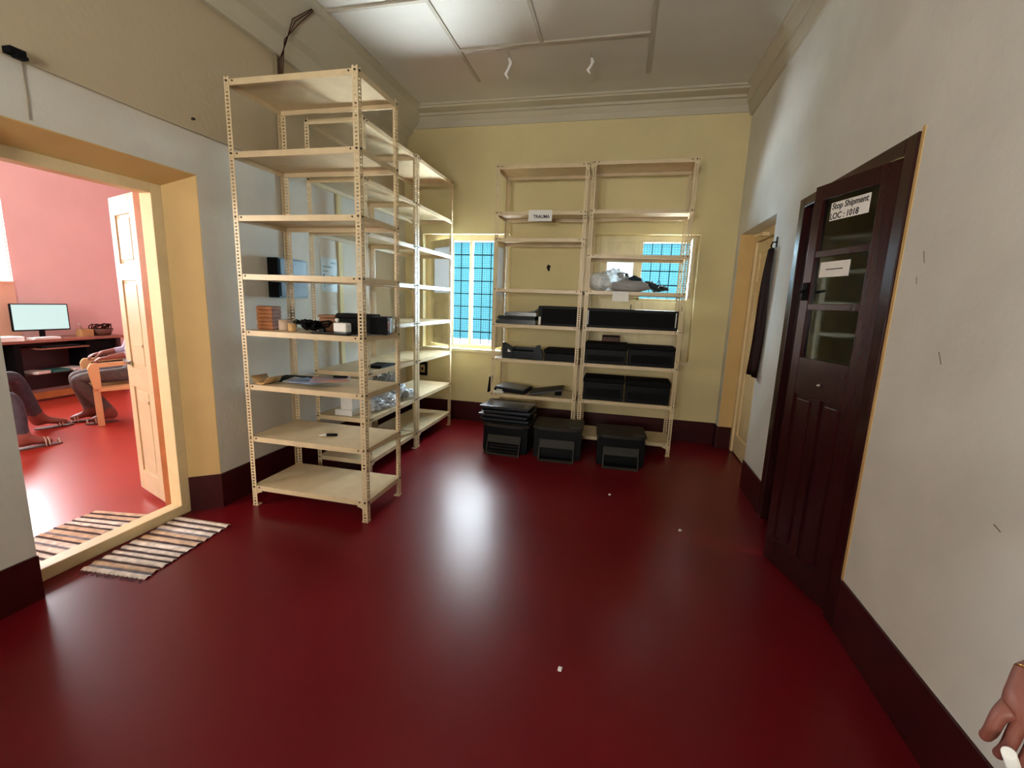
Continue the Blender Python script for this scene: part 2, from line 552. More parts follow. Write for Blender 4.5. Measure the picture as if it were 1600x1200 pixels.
# ---------------------------------------------------------------- office shell
bm = B((OX0 - 0.25, OX0, 4.5, OY1, 0, ZC), (OX0 - 0.25, OX0, OY0, 3.05, 0, ZC), (OX0 - 0.25, OX0, 3.05, 4.5, 0, 1.55), (OX0 - 0.25, OX0, 3.05, 4.5, 2.75, ZC))
wo = struct('wall_office_far', bm, M_PINK, 'pink far wall of the office next door')
obj('reveal_plaster', B((OX0 - 0.02, OX0 + 0.012, 3.0, 4.5, 0.0, 1.55), (OX0 - 0.25, OX0 - 0.02, 4.49, 4.498, 1.55, 2.75), (OX0 - 0.25, OX0 + 0.03, 3.05, 4.5, 1.55, 1.57)), M_PEACH, wo)
struct('wall_office_end', B((OX0 - 0.25, OX1, OY1, OY1 + 0.15, 0, ZC)), M_PINK, 'pink end wall of the office')
bm = B((OX0 - 0.25, -6.6, OY0 - 0.15, OY0, 0, ZC), (-4.2, OX1, OY0 - 0.15, OY0, 0, ZC), (-6.6, -4.2, OY0 - 0.15, OY0, 0, 1.1), (-6.6, -4.2, OY0 - 0.15, OY0, 2.65, ZC))
struct('wall_office_near', bm, M_PINK, 'pink near wall of the office with a window opening')
struct('ceiling_office', B((OX0 - 0.25, OX1, OY0 - 0.15, OY1 + 0.15, ZC, ZC + 0.15)), M_CEIL, 'white office ceiling')
bm = B((OX1 - 0.012, OX1, OY0, 1.475, 0, ZC), (OX1 - 0.012, OX1, 2.44, OY1, 0, ZC), (OX1 - 0.012, OX1, 1.475, 2.44, 2.19, ZC))
struct('wall_office_right', bm, M_PINK, 'pink office side of the doorway wall')

# ---------------------------------------------------------------- doorway to the office
d = thing('door_1', 'cream wooden door frame and raised threshold of the office doorway', 'door')
d['kind'] = 'structure'
FB = -2.962
obj('jamb', B((FB, FX, 2.365, 2.438, 0, 2.185), bevel=0.004), M_CREAMW, d)
obj('jamb', B((FB, FX, 1.478, 1.545, 0, 2.185), bevel=0.004), M_CREAMW, d)
obj('door_head', B((FB, FX, 1.545, 2.365, 2.125, 2.185), bevel=0.004), M_CREAMW, d)
obj('threshold', B((FB, FX + 0.004, 1.478, 2.43, 0, 0.07), bevel=0.006), M_CREAMW, d)


def panel_leaf(root, w, h, t, rails, stile, panels, matm, depth=0.010, face=1):
    """frame-and-panel leaf in local XZ, thickness centred on Y=0"""
    bm = B((0, stile, -t / 2, t / 2, 0, h), (w - stile, w, -t / 2, t / 2, 0, h), bevel=0.003)
    for z0, z1 in rails:
        box(bm, stile, w - stile, -t / 2, t / 2, z0, z1, bevel=0.002)
    obj('leaf_frame', bm, matm, root)
    for (x0, x1, z0, z1) in panels:
        bm = B((x0, x1, -t / 2 + depth, t / 2 - depth, z0, z1))
        box(bm, x0 + 0.025, x1 - 0.025, -t / 2 + depth * 0.35, t / 2 - depth * 0.35, z0 + 0.025, z1 - 0.025, bevel=0.006)
        obj('door_panel', bm, matm, root)


leaf = thing('door_leaf', 'cream panelled door leaf standing open into the pink office', 'door leaf', (-3.062, 2.428, 0.045), (0, 0, math.atan2(0.156, -0.418)))
lw = 0.446
panel_leaf(leaf, lw, 2.10, 0.038, [(0, 0.16), (0.80, 0.94), (1.55, 1.66), (1.98, 2.10)], 0.09,
           [(0.09, lw - 0.09, 0.16, 0.80), (0.09, lw - 0.09, 0.94, 1.55), (0.09, lw - 0.09, 1.66, 1.98)], M_CREAMD)
bm = B((0.345, 0.44, 0.019, 0.028, 0.955, 0.985), (0.365, 0.415, 0.028, 0.045, 0.96, 0.98), bevel=0.002)
obj('door_bolt', bm, M_STEEL, leaf)
bm = bmesh.new()
prism(bm, [(-2.966, 2.376), (-3.052, 2.398), (-3.052, 2.436), (-2.966, 2.436)], 2, 0.0, 2.16)
obj('rebate_strip', bm, M_ORANGE, d)
for z in (1.10, 0.70):
    obj('cleat', B((0.10, 0.29, 0.019, 0.026, z, z + 0.018), bevel=0.002), M_CREAMD, leaf)

# ---------------------------------------------------------------- dark double door
d3 = thing('door_2', 'dark mahogany frame of the double door in the right wall', 'door')
d3['kind'] = 'structure'
fx0, fx1 = XR - 0.012, XR + 0.12
obj('jamb', B((fx0, fx1, D1[0], D1[0] + 0.085, 0, D1[2]), bevel=0.004), M_DARKWOOD, d3)
obj('jamb', B((fx0, fx1, D1[1] - 0.085, D1[1], 0, D1[2]), bevel=0.004), M_DARKWOOD, d3)
obj('door_head', B((fx0, fx1, D1[0] + 0.085, D1[1] - 0.085, D1[2] - 0.065, D1[2]), bevel=0.004), M_DARKWOOD, d3)


def glazed_leaf(label, loc, rotz, handle_side):
    root = thing('glazed_door_leaf', label, 'door leaf', loc, (0, 0, rotz), 'leaves of the dark double door')
    w, h, t = 0.562, 2.215, 0.040
    st = 0.125
    bm = B((0, st, -t / 2, t / 2, 0, h), (w - 0.066, w, -t / 2, t / 2, 0, h), bevel=0.003)
    x0, x1 = st, w - 0.066
    for a, b in [(0, 0.16), (1.07, 1.28), (2.135, h)]:
        box(bm, x0, x1, -t / 2, t / 2, a, b, bevel=0.002)
    xm = (x0 + x1) / 2
    box(bm, xm - 0.03, xm + 0.03, -t / 2, t / 2, 0.16, 1.07, bevel=0.002)
    obj('leaf_frame', bm, M_DARKWOOD, root)
    zs = [1.28, 1.565, 1.85, 2.135]
    for z in zs[1:3]:
        obj('glazing_bar', B((x0, x1, -t / 2 + 0.004, t / 2 - 0.002, z - 0.0175, z + 0.0175), bevel=0.003), M_DARKWOOD, root)
    for i in range(3):
        obj('pane', B((x0, x1, -0.002, 0.002, zs[i] + (0.0175 if i else 0), zs[i + 1] - (0.0175 if i < 2 else 0))), M_GLASS, root)
    for a, b in ((x0, xm - 0.03), (xm + 0.03, x1)):
        bm = B((a, b, -0.010, 0.010, 0.16, 1.07))
        box(bm, a + 0.022, b - 0.022, -0.016, 0.016, 0.182, 1.048, bevel=0.006)
        obj('door_panel', bm, M_DARKWOOD, root)
    return root


lf = glazed_leaf('dark mahogany glazed door leaf standing ajar with paper notices', (XR + 0.022, D1[0] + 0.088, 0.012), R(106), 0)
lf2 = glazed_leaf('dark mahogany glazed door leaf half hidden behind the ajar one', (XR + 0.045, D1[1] - 0.088, 0.012), R(-90), 1)
bm = B((0.505, 0.545, 0.02, 0.03, 1.60, 1.70), bevel=0.003)
tube(bm, [(0.525, 0.03, 1.65), (0.525, 0.05, 1.65), (0.475, 0.055, 1.655)], 0.008)
obj('door_latch', bm, M_BLACKM, lf)
bm = bmesh.new()
lathe(bm, [(0.008, 0), (0.010, 0.008), (0.004, 0.018)], 10)
obj('knob', bm, M_STEEL, lf, (0.30, 0.021, 1.15), (R(-90), 0, 0))
for z in (0.45, 1.15, 1.85):
    obj('hinge', B((-0.006, 0.012, 0.016, 0.024, z, z + 0.09), bevel=0.002), M_BLACKM, lf)

# notices on the ajar leaf (lie in the leaf's own frame, things of their own)
LM = Matrix.Translation(Vector((XR + 0.022, D1[0] + 0.088, 0.012))) @ Matrix.Rotation(R(106), 4, 'Z')


def leaf_pt(x, y, z):
    return LM @ Vector((x, y, z))


n1 = thing('paper_notice', 'white paper notice lettered Stop Shipment on the top door pane', 'notice', leaf_pt(0.3165, 0.0035, 2.064), (0, 0, R(106)), 'paper notices on the dark door')
obj('sheet', B((-0.1285, 0.1285, -0.0008, 0.0008, -0.046, 0.046)), M_PAPER, n1)
text_obj('Stop Shipment', 0.044, M_INK, n1, (0, 0.0012, 0.021), (R(90), R(0), R(180)), 0.08, bold=0.0008, sx=0.92)
text_obj('LOC : 1018', 0.044, M_INK, n1, (0.030, 0.0012, -0.024), (R(90), R(0), R(180)), 0.05, bold=0.0009, sx=0.92)
n2 = thing('paper_notice', 'small white paper notice with one printed line on middle pane', 'notice', leaf_pt(0.355, 0.0035, 1.765), (0, 0, R(106)), 'paper notices on the dark door')
obj('sheet', B((-0.105, 0.105, -0.0008, 0.0008, -0.04, 0.04)), M_PAPER, n2)
bm = B(*[(x, x + 0.011, 0.0009, 0.0016, -0.003, 0.003) for x in [-0.06 + 0.0135 * i for i in range(9)]])
obj('printed_line', bm, M_INK, n2)
# bare closet behind the glazed door
struct('wall_closet', B((RT - 0.08, RT, D2[0], D2[1], 0, D2[2]), (XR + 1.2, XR + 1.28, D1[0] - 0.5, D1[1] + 0.4, 0, 2.9), (RT, XR + 1.28, D1[0] - 0.58, D1[0] - 0.5, 0, 2.9), (RT, XR + 1.28, D1[1] + 0.4, D1[1] + 0.48, 0, 2.9), (RT, XR + 1.28, D1[0] - 0.58, D1[1] + 0.48, 2.9, 2.98),
                        (RT, XR + 1.28, D1[0] - 0.58, D1[1] + 0.48, -0.1, -0.001)), M_YELLOW, 'dim store room wall seen through the dark door panes')
sr = thing('store_shelf', 'pale shelf rack dimly seen through the glazed dark door', 'shelf', (XR + 1.0, 3.1, 0))
for z in (1.25, 1.50, 1.78, 2.05):
    obj('shelf_board', B((-0.18, 0.18, -0.75, 0.75, z, z + 0.03), bevel=0.003), M_SHELF, sr)
for y in (-0.74, 0.72):
    for x in (-0.18, 0.16):
        obj('post', B((x, x + 0.02, y, y + 0.02, 0, 2.3)), M_SHELF, sr)

# ---------------------------------------------------------------- cream door in the right wall recess
d4 = thing('door_3', 'cream panelled door set deep in the right wall near the corner', 'door')
d4['kind'] = 'structure'
px0 = XR + 0.17
obj('jamb', B((px0 - 0.03, px0 + 0.05, D2[1] - 0.075, D2[1] - 0.005, 0, D2[2]), bevel=0.004), M_CREAMW, d4)
obj('jamb', B((px0 - 0.03, px0 + 0.05, D2[0] + 0.005, D2[0] + 0.075, 0, D2[2]), bevel=0.004), M_CREAMW, d4)
obj('door_head', B((px0 - 0.03, px0 + 0.05, D2[0] + 0.075, D2[1] - 0.075, D2[2] - 0.085, D2[2]), bevel=0.004), M_CREAMW, d4)
cl = thing('panelled_door_leaf', 'closed cream panelled door leaf in the recess beside the corner', 'door leaf', (px0 + 0.01, D2[0] + 0.077, 0.01), (0, 0, R(90)))
pw = D2[1] - D2[0] - 0.154
xm = pw / 2
panel_leaf(cl, pw, 2.21, 0.04, [(0, 0.2), (0.98, 1.10), (1.72, 1.82), (2.10, 2.21)], 0.10,
           [(0.10, pw - 0.10, 0.2, 0.98), (0.10, pw - 0.10, 1.10, 1.72), (0.10, pw - 0.10, 1.82, 2.10)], M_CREAMW, depth=0.014)
bm = bmesh.new()
tube(bm, [(XR + 0.08, 4.9, 2.25), (XR + 0.05, 4.9, 2.25), (XR + 0.03, 4.9, 2.235)], 0.012)
box(bm, XR + 0.08, XR + 0.14, 4.86, 4.94, 2.235, 2.27, bevel=0.004)
tag(obj('door_holder', bm, M_CREAMW), 'small round cream door catch at the head of the recessed door', 'catch')
# dark cloth hanging at the near edge of the recess
bm = bmesh.new()
rows, cols = 14, 8
grid = []
for i in range(rows + 1):
    t = i / rows
    z = 2.035 - t * 1.04
    ya, yb = 4.05 + 0.03 * t, 4.22 + 0.12 * t + 0.015 * math.sin(5 * t)
    row = []
    for j in range(cols + 1):
        s = j / cols
        row.append(bm.verts.new((XR - 0.03 + 0.012 * math.sin(s * 9 + t * 2) - 0.004 * math.sin(t * 7), ya + (yb - ya) * s, z)))
    grid.append(row)
for i in range(rows):
    for j in range(cols):
        bm.faces.new((grid[i][j], grid[i][j + 1], grid[i + 1][j + 1], grid[i + 1][j])).smooth = True
bmesh.ops.solidify(bm, geom=bm.faces[:], thickness=0.006)
tag(obj('hanging_cloth', bm, M_CLOTHD), 'long dark brown cloth hanging beside the recessed cream door', 'cloth')
bm = bmesh.new()
tube(bm, [(XR, 4.10, 2.08), (XR - 0.03, 4.10, 2.08), (XR - 0.04, 4.10, 2.05), (XR - 0.03, 4.10, 2.03)], 0.006)
box(bm, XR - 0.006, XR, 4.085, 4.115, 2.04, 2.12)
tag(obj('wall_hook', bm, M_BLACKM), 'small black hook holding the dark brown cloth', 'hook')

# ---------------------------------------------------------------- windows
YG = 5.66


def casement(root, hinge, ang, w, z0, z1, split, name='casement'):
    """opening sash: frosted upper pane, wooden lower panel; local x from hinge"""
    Mx = Matrix.Translation(Vector((hinge[0], hinge[1], 0))) @ Matrix.Rotation(ang, 4, 'Z')
    s = obj(name, bmesh_M(B((0, 0.06, -0.016, 0.016, z0, z1), (w - 0.06, w, -0.016, 0.016, z0, z1), (0.06, w - 0.06, -0.016, 0.016, z0, z0 + 0.07),
                            (0.06, w - 0.06, -0.016, 0.016, z1 - 0.09, z1), (0.06, w - 0.06, -0.016, 0.016, split - 0.04, split + 0.04), bevel=0.002), Mx), M_WIN, root)
    obj('pane', bmesh_M(B((0.06, w - 0.06, -0.003, 0.003, split + 0.04, z1 - 0.09)), Mx), M_FROST, s)
    obj('sash_panel', bmesh_M(B((0.06, w - 0.06, -0.006, 0.006, z0 + 0.07, split - 0.04), (0.085, w - 0.085, -0.011, 0.011, z0 + 0.095, split - 0.065), bevel=0.002), Mx), M_WIN, s)
    return s


def bmesh_M(bm, Mx):
    bmesh.ops.transform(bm, matrix=Mx, verts=bm.verts[:])
    return bm


def window(name, label, x0, x1):
    w = thing(name, label, 'window')
    w['kind'] = 'structure'
    obj('window_sill', B((x0 - 0.03, x1 + 0.03, YB - 0.02, YG + 0.1, WZ0 - 0.025, WZ0 + 0.012), bevel=0.004), M_WIN, w)
    f = obj('window_frame', B((x0, x0 + 0.07, YG - 0.04, YG + 0.05, WZ0, WZ1), (x1 - 0.07, x1, YG - 0.04, YG + 0.05, WZ0, WZ1),
                              (x0 + 0.07, x1 - 0.07, YG - 0.04, YG + 0.05, WZ1 - 0.07, WZ1), (x0 + 0.07, x1 - 0.07, YG - 0.04, YG + 0.05, WZ0 + 0.012, WZ0 + 0.06), bevel=0.004), M_WIN, w)
    return w


def grille(w, x0, x1, z0, z1, nv, nh):
    y = YG + 0.02
    for i in range(1, nv + 1):
        x = x0 + (x1 - x0) * i / (nv + 1)
        obj('grille_bar', B((x - 0.004, x + 0.004, y - 0.004, y + 0.004, z0, z1)), M_IRON, w)
    for i in range(1, nh + 1):
        z = z0 + (z1 - z0) * i / (nh + 1)
        obj('grille_bar', B((x0, x1, y - 0.012, y - 0.004, z - 0.006, z + 0.006)), M_IRON, w)
    # insect mesh outside the bars
    bm = bmesh.new()
    n = int((z1 - z0) / 0.027)
    for i in range(n):
        z = z0 + (z1 - z0) * (i + 0.5) / n
        box(bm, x0, x1, y + 0.025, y + 0.0262, z - 0.0011, z + 0.0011)
    n = int((x1 - x0) / 0.03)
    for i in range(n):
        x = x0 + (x1 - x0) * (i + 0.5) / n
        box(bm, x - 0.0009, x + 0.0009, y + 0.025, y + 0.0262, z0, z1)
    m = obj('wire_mesh', bm, M_WIRE, w)
    m['kind'] = 'stuff'


w1 = window('window_1', 'cream casement window with iron grille behind the left shelving row', *W1)
gx0, gx1 = W1[0] + 0.07, W1[1] - 0.07
obj('mullion', B((-1.905, -1.868, YG - 0.03, YG + 0.03, WZ0 + 0.06, WZ1 - 0.07), bevel=0.003), M_WIN, w1)
grille(w1, gx0, -1.905, WZ0 + 0.06, WZ1 - 0.07, 3, 7)
grille(w1, -1.868, gx1, WZ0 + 0.06, WZ1 - 0.07, 3, 7)
casement(w1, (W1[0] + 0.075, YG - 0.045), R(-37), 0.50, WZ0 + 0.065, WZ1 - 0.075, 1.58)
casement(w1, (W1[1] - 0.10, YG - 0.045), R(-92), 0.42, WZ0 + 0.065, WZ1 - 0.075, 1.58)

w2 = window('window_2', 'cream casement window with closed lower shutters behind the right rack', *W2)
gx0, gx1 = W2[0] + 0.07, W2[1] - 0.07
zt = 1.635
obj('mullion', B((0.145, 0.190, YG - 0.035, YG + 0.03, WZ0 + 0.06, WZ1 - 0.07), bevel=0.003), M_WIN, w2)
obj('transom', B((gx0, gx1, YG - 0.035, YG + 0.03, zt - 0.02, zt), bevel=0.003), M_WIN, w2)
grille(w2, 0.190, gx1, zt, WZ1 - 0.07, 4, 3)
# closed left upper sash
s = obj('casement', B((gx0, -0.205, YG - 0.045, YG - 0.012, zt, WZ1 - 0.07), (0.095, 0.145, YG - 0.045, YG - 0.012, zt, WZ1 - 0.07),
                      (-0.205, 0.095, YG - 0.045, YG - 0.012, zt, zt + 0.08), (-0.205, 0.095, YG - 0.045, YG - 0.012, 2.10, WZ1 - 0.07), bevel=0.003), M_WIN, w2)
obj('pane', B((-0.205, 0.095, YG - 0.032, YG - 0.026, zt + 0.08, 2.10)), M_FROST, s)
# closed lower shutters
for a, b in ((gx0, 0.145), (0.190, gx1)):
    s = obj('shutter', B((a, b, YG - 0.03, YG - 0.010, WZ0 + 0.06, zt - 0.02)), M_WIN, w2)
    for z0, z1 in ((1.49, 1.60), (1.02, 1.44)):
        obj('shutter_panel', B((a + 0.04, b - 0.05, YG - 0.041, YG - 0.028, z0, z1), bevel=0.004), M_WIN, s)
    bm = bmesh.new()
    tube(bm, [(b - 0.04, YG - 0.03, 1.50), (b - 0.04, YG - 0.055, 1.52), (b - 0.04, YG - 0.03, 1.56)], 0.004)
    obj('shutter_catch', bm, M_BLACKM, s)
# open right sash folded against the recess
casement(w2, (W2[1] - 0.08, YG - 0.05), R(-93), 0.40, zt + 0.01, WZ1 - 0.075, zt + 0.14)

struct('wall_courtyard', B((-9.5, 3.0, -4.3, -4.1, -0.4, 5.5)), M_YELLOW, 'unseen cream wall added to block sky at the rear windows')  # added out of view, keeps sky light off the rear openings
struct('roof_veranda', B((-9.5, 3.0, -4.3, YR - 0.2, 3.7, 3.8), (-9.5, LW, YR - 0.2, OY0 - 0.15, 3.7, 3.8), (-9.5, -9.4, -4.1, OY0 - 0.15, -0.4, 3.7), (2.9, 3.0, -4.1, YR - 0.2, -0.4, 3.7), (-9.5, 3.0, -4.3, YR - 0.2, -0.4, -0.3), (-9.5, LW, YR - 0.2, OY0 - 0.15, -0.4, -0.3)), M_CEIL, 'unseen roof and sides added to shut sky out of the rear windows')  # closed shell added out of view to stop sky light entering
# outside: ground and a cyan neighbouring house facing the back windows
struct('ground', B((-40, 40, 5.8, 60, -0.5, -0.4)), mat('outside_ground', (0.12, 0.12, 0.10), 0.9, var=0.3, scale=0.5), 'dusty ground outside the back windows')
bm = B((-26, 22, 22, 30, -0.4, 4.7))
nb = thing('neighbour_house', 'pale cyan neighbouring house front seen through the window grilles', 'house', (0, 0, 0))
obj('house_wall', bm, mat('cyan_limewash', (0.0115, 0.036, 0.043), 0.9, var=0.06, scale=0.4, spec=0.0), nb)
obj('roof_ledge', B((-26.2, 22.2, 21.7, 22.0, 4.5, 4.75), bevel=0.02), mat('cyan_ledge', (0.0120, 0.037, 0.044), 0.9, var=0.06, scale=0.4, spec=0.0), nb)

# ================================================================ SHELVING
FL = 0.038


def post_mesh(H, sx, sy):
    bm = bmesh.new()
    t = 0.0022
    pitch, sh, = 0.0225, 0.0115
    n = int(H / pitch)
    a0, a1 = 0.010, 0.026       # slot extent along the flange

    def fl(u0, u1, z0, z1, which):
        if which == 0:
            x = sorted((sx * u0, sx * u1))
            y = sorted((0, sy * t))
            box(bm, x[0], x[1], y[0], y[1], z0, z1)
        else:
            x = sorted((0, sx * t))
            y = sorted((sy * u0, sy * u1))
            box(bm, x[0], x[1], y[0], y[1], z0, z1)
    for wch in (0, 1):
        fl(0 if wch == 0 else t, a0, 0, H, wch)
        fl(a1, FL, 0, H, wch)
        for i in range(n + 1):
            z = i * pitch
            z0 = max(0, z - (pitch - sh) / 2)
            z1 = min(H, z + (pitch - sh) / 2)
            if z1 > z0:
                fl(a0, a1, z0, z1, wch)
    me = mk(bm, 'post')
    me.materials.append(M_SHELF)
    return me


def tray_mesh(w, d, h=0.036):
    t = 0.0025
    bm = B((-w / 2, w / 2, -d / 2, d / 2, -t, 0), (-w / 2, w / 2, -d / 2, -d / 2 + t, -h, -t), (-w / 2, w / 2, d / 2 - t, d / 2, -h, -t),
           (-w / 2, -w / 2 + t, -d / 2 + t, d / 2 - t, -h, -t), (w / 2 - t, w / 2, -d / 2 + t, d / 2 - t, -h, -t),
           (-w / 2 + t, w / 2 - t, -d / 2 + t, -d / 2 + 0.014, -h, -h + t), (-w / 2 + t, w / 2 - t, d / 2 - 0.014, d / 2 - t, -h, -h + t))
    me = mk(bm, 'shelf')
    me.materials.append(M_SHELF)
    return me


def gusset_mesh(sx, sz):
    """thin corner plate with a concave edge, corner at origin"""
    s = 0.075
    pts = [(0, 0), (s, 0), (s, 0.012)]
    for k in range(1, 6):
        a = R(90) * k / 6
        pts.append((s - (s - 0.012) * math.sin(a), s - (s - 0.012) * math.cos(a)))
    pts += [(0.012, s), (0, s)]
    bm = bmesh.new()
    prism(bm, [(sx * p[0], sz * p[1]) for p in pts], 1, -0.0015, 0.0015)
    me = mk(bm, 'gusset')
    me.materials.append(M_SHELF)
    return me


PM = {}
GM = {(a, b): gusset_mesh(a, b) for a in (1, -1) for b in (1, -1)}


def rack(label, w, d, H, zs, loc, rotz=0.0, group='ivory slotted angle shelving racks'):
    root = thing('shelving_rack', label, 'shelving rack', loc, (0, 0, rotz), group)
    for sx in (-1, 1):
        for sy in (-1, 1):
            k = (round(H, 3), -sx, -sy)
            if k not in PM:
                PM[k] = post_mesh(H, -sx, -sy)
            obj('post', PM[k], None, root, (sx * w / 2, sy * d / 2, 0))
            obj('post_foot', B((min(0, -sx * 0.045), max(0, -sx * 0.045), min(0, -sy * 0.045), max(0, -sy * 0.045), 0, 0.006)), M_SHELF, root, (sx * (w / 2 + 0.002), sy * (d / 2 + 0.002), 0))
    tm = tray_mesh(w - 0.007, d - 0.007)
    bb = bmesh.new()
    for z in zs:
        obj('shelf', tm, None, root, (0, 0, z))
        for sx in (-1, 1):
            for sy in (-1, 1):
                for k, (u, v) in enumerate(((0.018, 0), (0, 0.018))):
                    for dz in (-0.010,):
                        if k == 0:
                            c = Vector((sx * (w / 2 - u), sy * (d / 2 + 0.002), z + dz))
                            rr = Matrix.Rotation(R(90), 4, 'X')
                        else:
                            c = Vector((sx * (w / 2 + 0.002), sy * (d / 2 - v), z + dz))
                            rr = Matrix.Rotation(R(90), 4, 'Y')
                        bmesh.ops.create_cone(bb, segments=6, radius1=0.0075, radius2=0.006, depth=0.008, cap_ends=True, matrix=Matrix.Translation(c) @ rr)
                # second bolt further along the front rail
                c = Vector((sx * (w / 2 - 0.06), sy * (d / 2 - 0.001), z - 0.012))
                bmesh.ops.create_cone(bb, segments=6, radius1=0.006, radius2=0.005, depth=0.006, cap_ends=True, matrix=Matrix.Translation(c) @ Matrix.Rotation(R(90), 4, 'X'))
    o = obj('bolt_heads', bb, M_BOLT, root)
    o['kind'] = 'stuff'
    for sx in (-1, 1):
        for sy in (-1, 1):
            for z, sz in ((zs[-1], -1), (zs[0] - 0.036, -1)):
                obj('gusset', GM[(-sx, sz)], None, root, (sx * (w / 2 - 0.003), sy * (d / 2 - 0.005), z))
    return root


ZF = [0.155, 0.528, 0.908, 1.287, 1.664, 2.04, 2.43, 2.855]
ZR = [0.17, 0.535, 0.925, 1.305, 1.675, 2.045, 2.44, 2.86]
ZBL = [0.135, 0.53, 0.925, 1.305, 1.68, 2.20, 2.465, 2.915]
ZBR = [0.14, 0.54, 0.932, 1.31, 1.685, 2.045, 2.475, 2.93]
rack('ivory slotted metal rack nearest the doorway, standing alone in front', 0.936, 0.50, 2.87, ZF, (-2.068, 2.887, 0))
RC = -1.976 - 0.25
rack('ivory slotted metal rack along left wall directly behind the front rack', 0.930, 0.50, 2.875, ZR, (RC, 3.778, 0), R(90))
rack('ivory slotted metal rack along left wall nearest the window', 0.950, 0.50, 2.875, ZR, (RC, 4.737, 0), R(90))
BW1 = -0.408 + 1.36
rack('ivory slotted metal rack with TRAUMA label against back wall', BW1, 0.45, 2.93, ZBL, ((-1.36 - 0.408) / 2, 4.828 + 0.225, 0))
rack('ivory slotted metal rack of black boxes in front of the right window', 0.602 + 0.380, 0.45, 2.945, ZBR, ((0.602 - 0.380) / 2, 4.828 + 0.225, 0))

# ================================================================ ITEMS ON THE BACK RACKS
t = thing('paper_label', 'white paper label lettered TRAUMA taped to the rack rail', 'label', (-0.88, 4.812, 2.418))
obj('sheet', B((-0.122, 0.122, -0.001, 0.001, -0.055, 0.055)), M_PAPER, t, rot=(R(-4), 0, 0))
text_obj('TRAUMA', 0.047, M_INK, t, (0.014, -0.0045, -0.010), (R(86), 0, 0), 0, bold=0.0012, sx=0.90)

BZ = ZBR[3]


def device_box(label, x0, x1, y0, y1, z0, h, mats=(M_BLACK, M_BLACKM), seam=True, lid=0.0, name='black_box', cat='box', group='black boxes on the back racks', tilt=0):
    r = thing(name, label, cat, ((x0 + x1) / 2, (y0 + y1) / 2, z0 + 0.001), (0, 0, R(tilt)), group)
    w, d = x1 - x0, y1 - y0
    obj('body', B((-w / 2, w / 2, -d / 2, d / 2, 0, h * (1 - lid)), bevel=0.008), mats[0], r)
    if lid:
        obj('lid', B((-w / 2 - 0.006, w / 2 + 0.006, -d / 2 - 0.006, d / 2, h * (1 - lid) + 0.002, h), bevel=0.008), mats[1], r)
    if seam:
        obj('front_panel', B((-w / 2 + 0.03, w / 2 - 0.03, -d / 2 - 0.004, -d / 2 + 0.01, h * 0.15, h * (0.72 - lid)), bevel=0.003), mats[1], r)
    return r


r = device_box('wide black open bin with pale end strips on the right rack', -0.355, 0.560, 4.86, 5.2, BZ, 0.195, seam=False)
obj('end_strip', B((-0.442, -0.432, -0.174, -0.168, 0.03, 0.175)), M_WHITE, r)
obj('end_strip', B((0.432, 0.440, -0.174, -0.168, 0.03, 0.175)), M_WHITE, r)
obj('inner_tray', B((-0.42, 0.42, -0.171, -0.166, 0.02, 0.17), bevel=0.003), M_BLACKM, r)
z = ZBR[2]
r = device_box('black printer with rounded sloping top on the right rack', -0.345, 0.09, 4.85, 5.2, z, 0.215, lid=0.3, name='black_printer', cat='printer')
obj('foot_ledge', B((-0.235, 0.02, -0.178, -0.16, 0.0, 0.035), bevel=0.004), M_BLACK, r)
device_box('black printer with flat rimmed lid beside the rounded one', 0.105, 0.565, 4.85, 5.2, z, 0.205, lid=0.16, name='black_printer', cat='printer')
b_ = thing('brown_folder', 'brown leather folder standing behind the rounded black printer', 'folder', (-0.09, 5.235, z), (0, 0, 0))
obj('cover', B((-0.10, 0.10, -0.02, 0.012, 0.0, 0.285), bevel=0.015), M_BROWN, b_)
obj('rim', B((-0.092, 0.092, -0.024, -0.02, 0.262, 0.277), bevel=0.002), M_BLACKM, b_)
z = ZBR[1]
device_box('black lidded box low on the right rack, beside the middle posts', -0.335, 0.085, 4.86, 5.2, z, 0.235, lid=0.2)
device_box('black lidded box low on the right rack, at the outer post', 0.105, 0.55, 4.86, 5.2, z, 0.235, lid=0.25)

# plastic bag with dark cloth on the right rack
z = ZBR[4]
pb = thing('plastic_bag', 'crumpled clear plastic bag holding dark cloth on the right rack', 'bag', (-0.05, 5.02, z + 0.001))
bm = bmesh.new()
blob(bm, (-0.20, 0.02, 0.095), (0.115, 0.13, 0.10), 0.15, 4, 4, 1, flat=0.0)
obj('white_pouch', bm, mat('milky_plastic', (0.62, 0.66, 0.68), 0.4, var=0.1, scale=9), pb)
bm = bmesh.new()
blob(bm, (-0.06, 0.0, 0.11), (0.14, 0.15, 0.115), 0.30, 7, 4, 1, flat=0.0)
obj('bag_film', bm, M_FILM, pb)
bm = bmesh.new()
blob(bm, (0.10, -0.10, 0.055), (0.215, 0.07, 0.06), 0.12, 4, 4, 2, flat=0.0)
obj('grey_roll', bm, mat('grey_cloth_roll', (0.30, 0.30, 0.31), 0.8, var=0.15, scale=9), pb)
bm = bmesh.new()
for k in range(22):
    a = k * 0.7
    blob(bm, (0.02 + 0.021 * k, 0.02 + 0.03 * math.sin(a), 0.165 - 0.0065 * k + 0.018 * math.cos(a * 1.3)), (0.050, 0.05, 0.024), 0.7, 9, 2, k, flat=0.0)
obj('dark_cloth', bm, mat('dark_teal_cloth', (0.012, 0.03, 0.04), 0.7, var=0.3, scale=16), pb)
bm = bmesh.new()
pts = [(0.30, -0.02, 0.03), (0.36, -0.03, 0.07), (0.40, -0.03, 0.13), (0.43, -0.02, 0.06), (0.46, -0.02, 0.012)]
tube(bm, pts, 0.004, 6)
obj('drawstring', bm, M_BLACKM, pb)
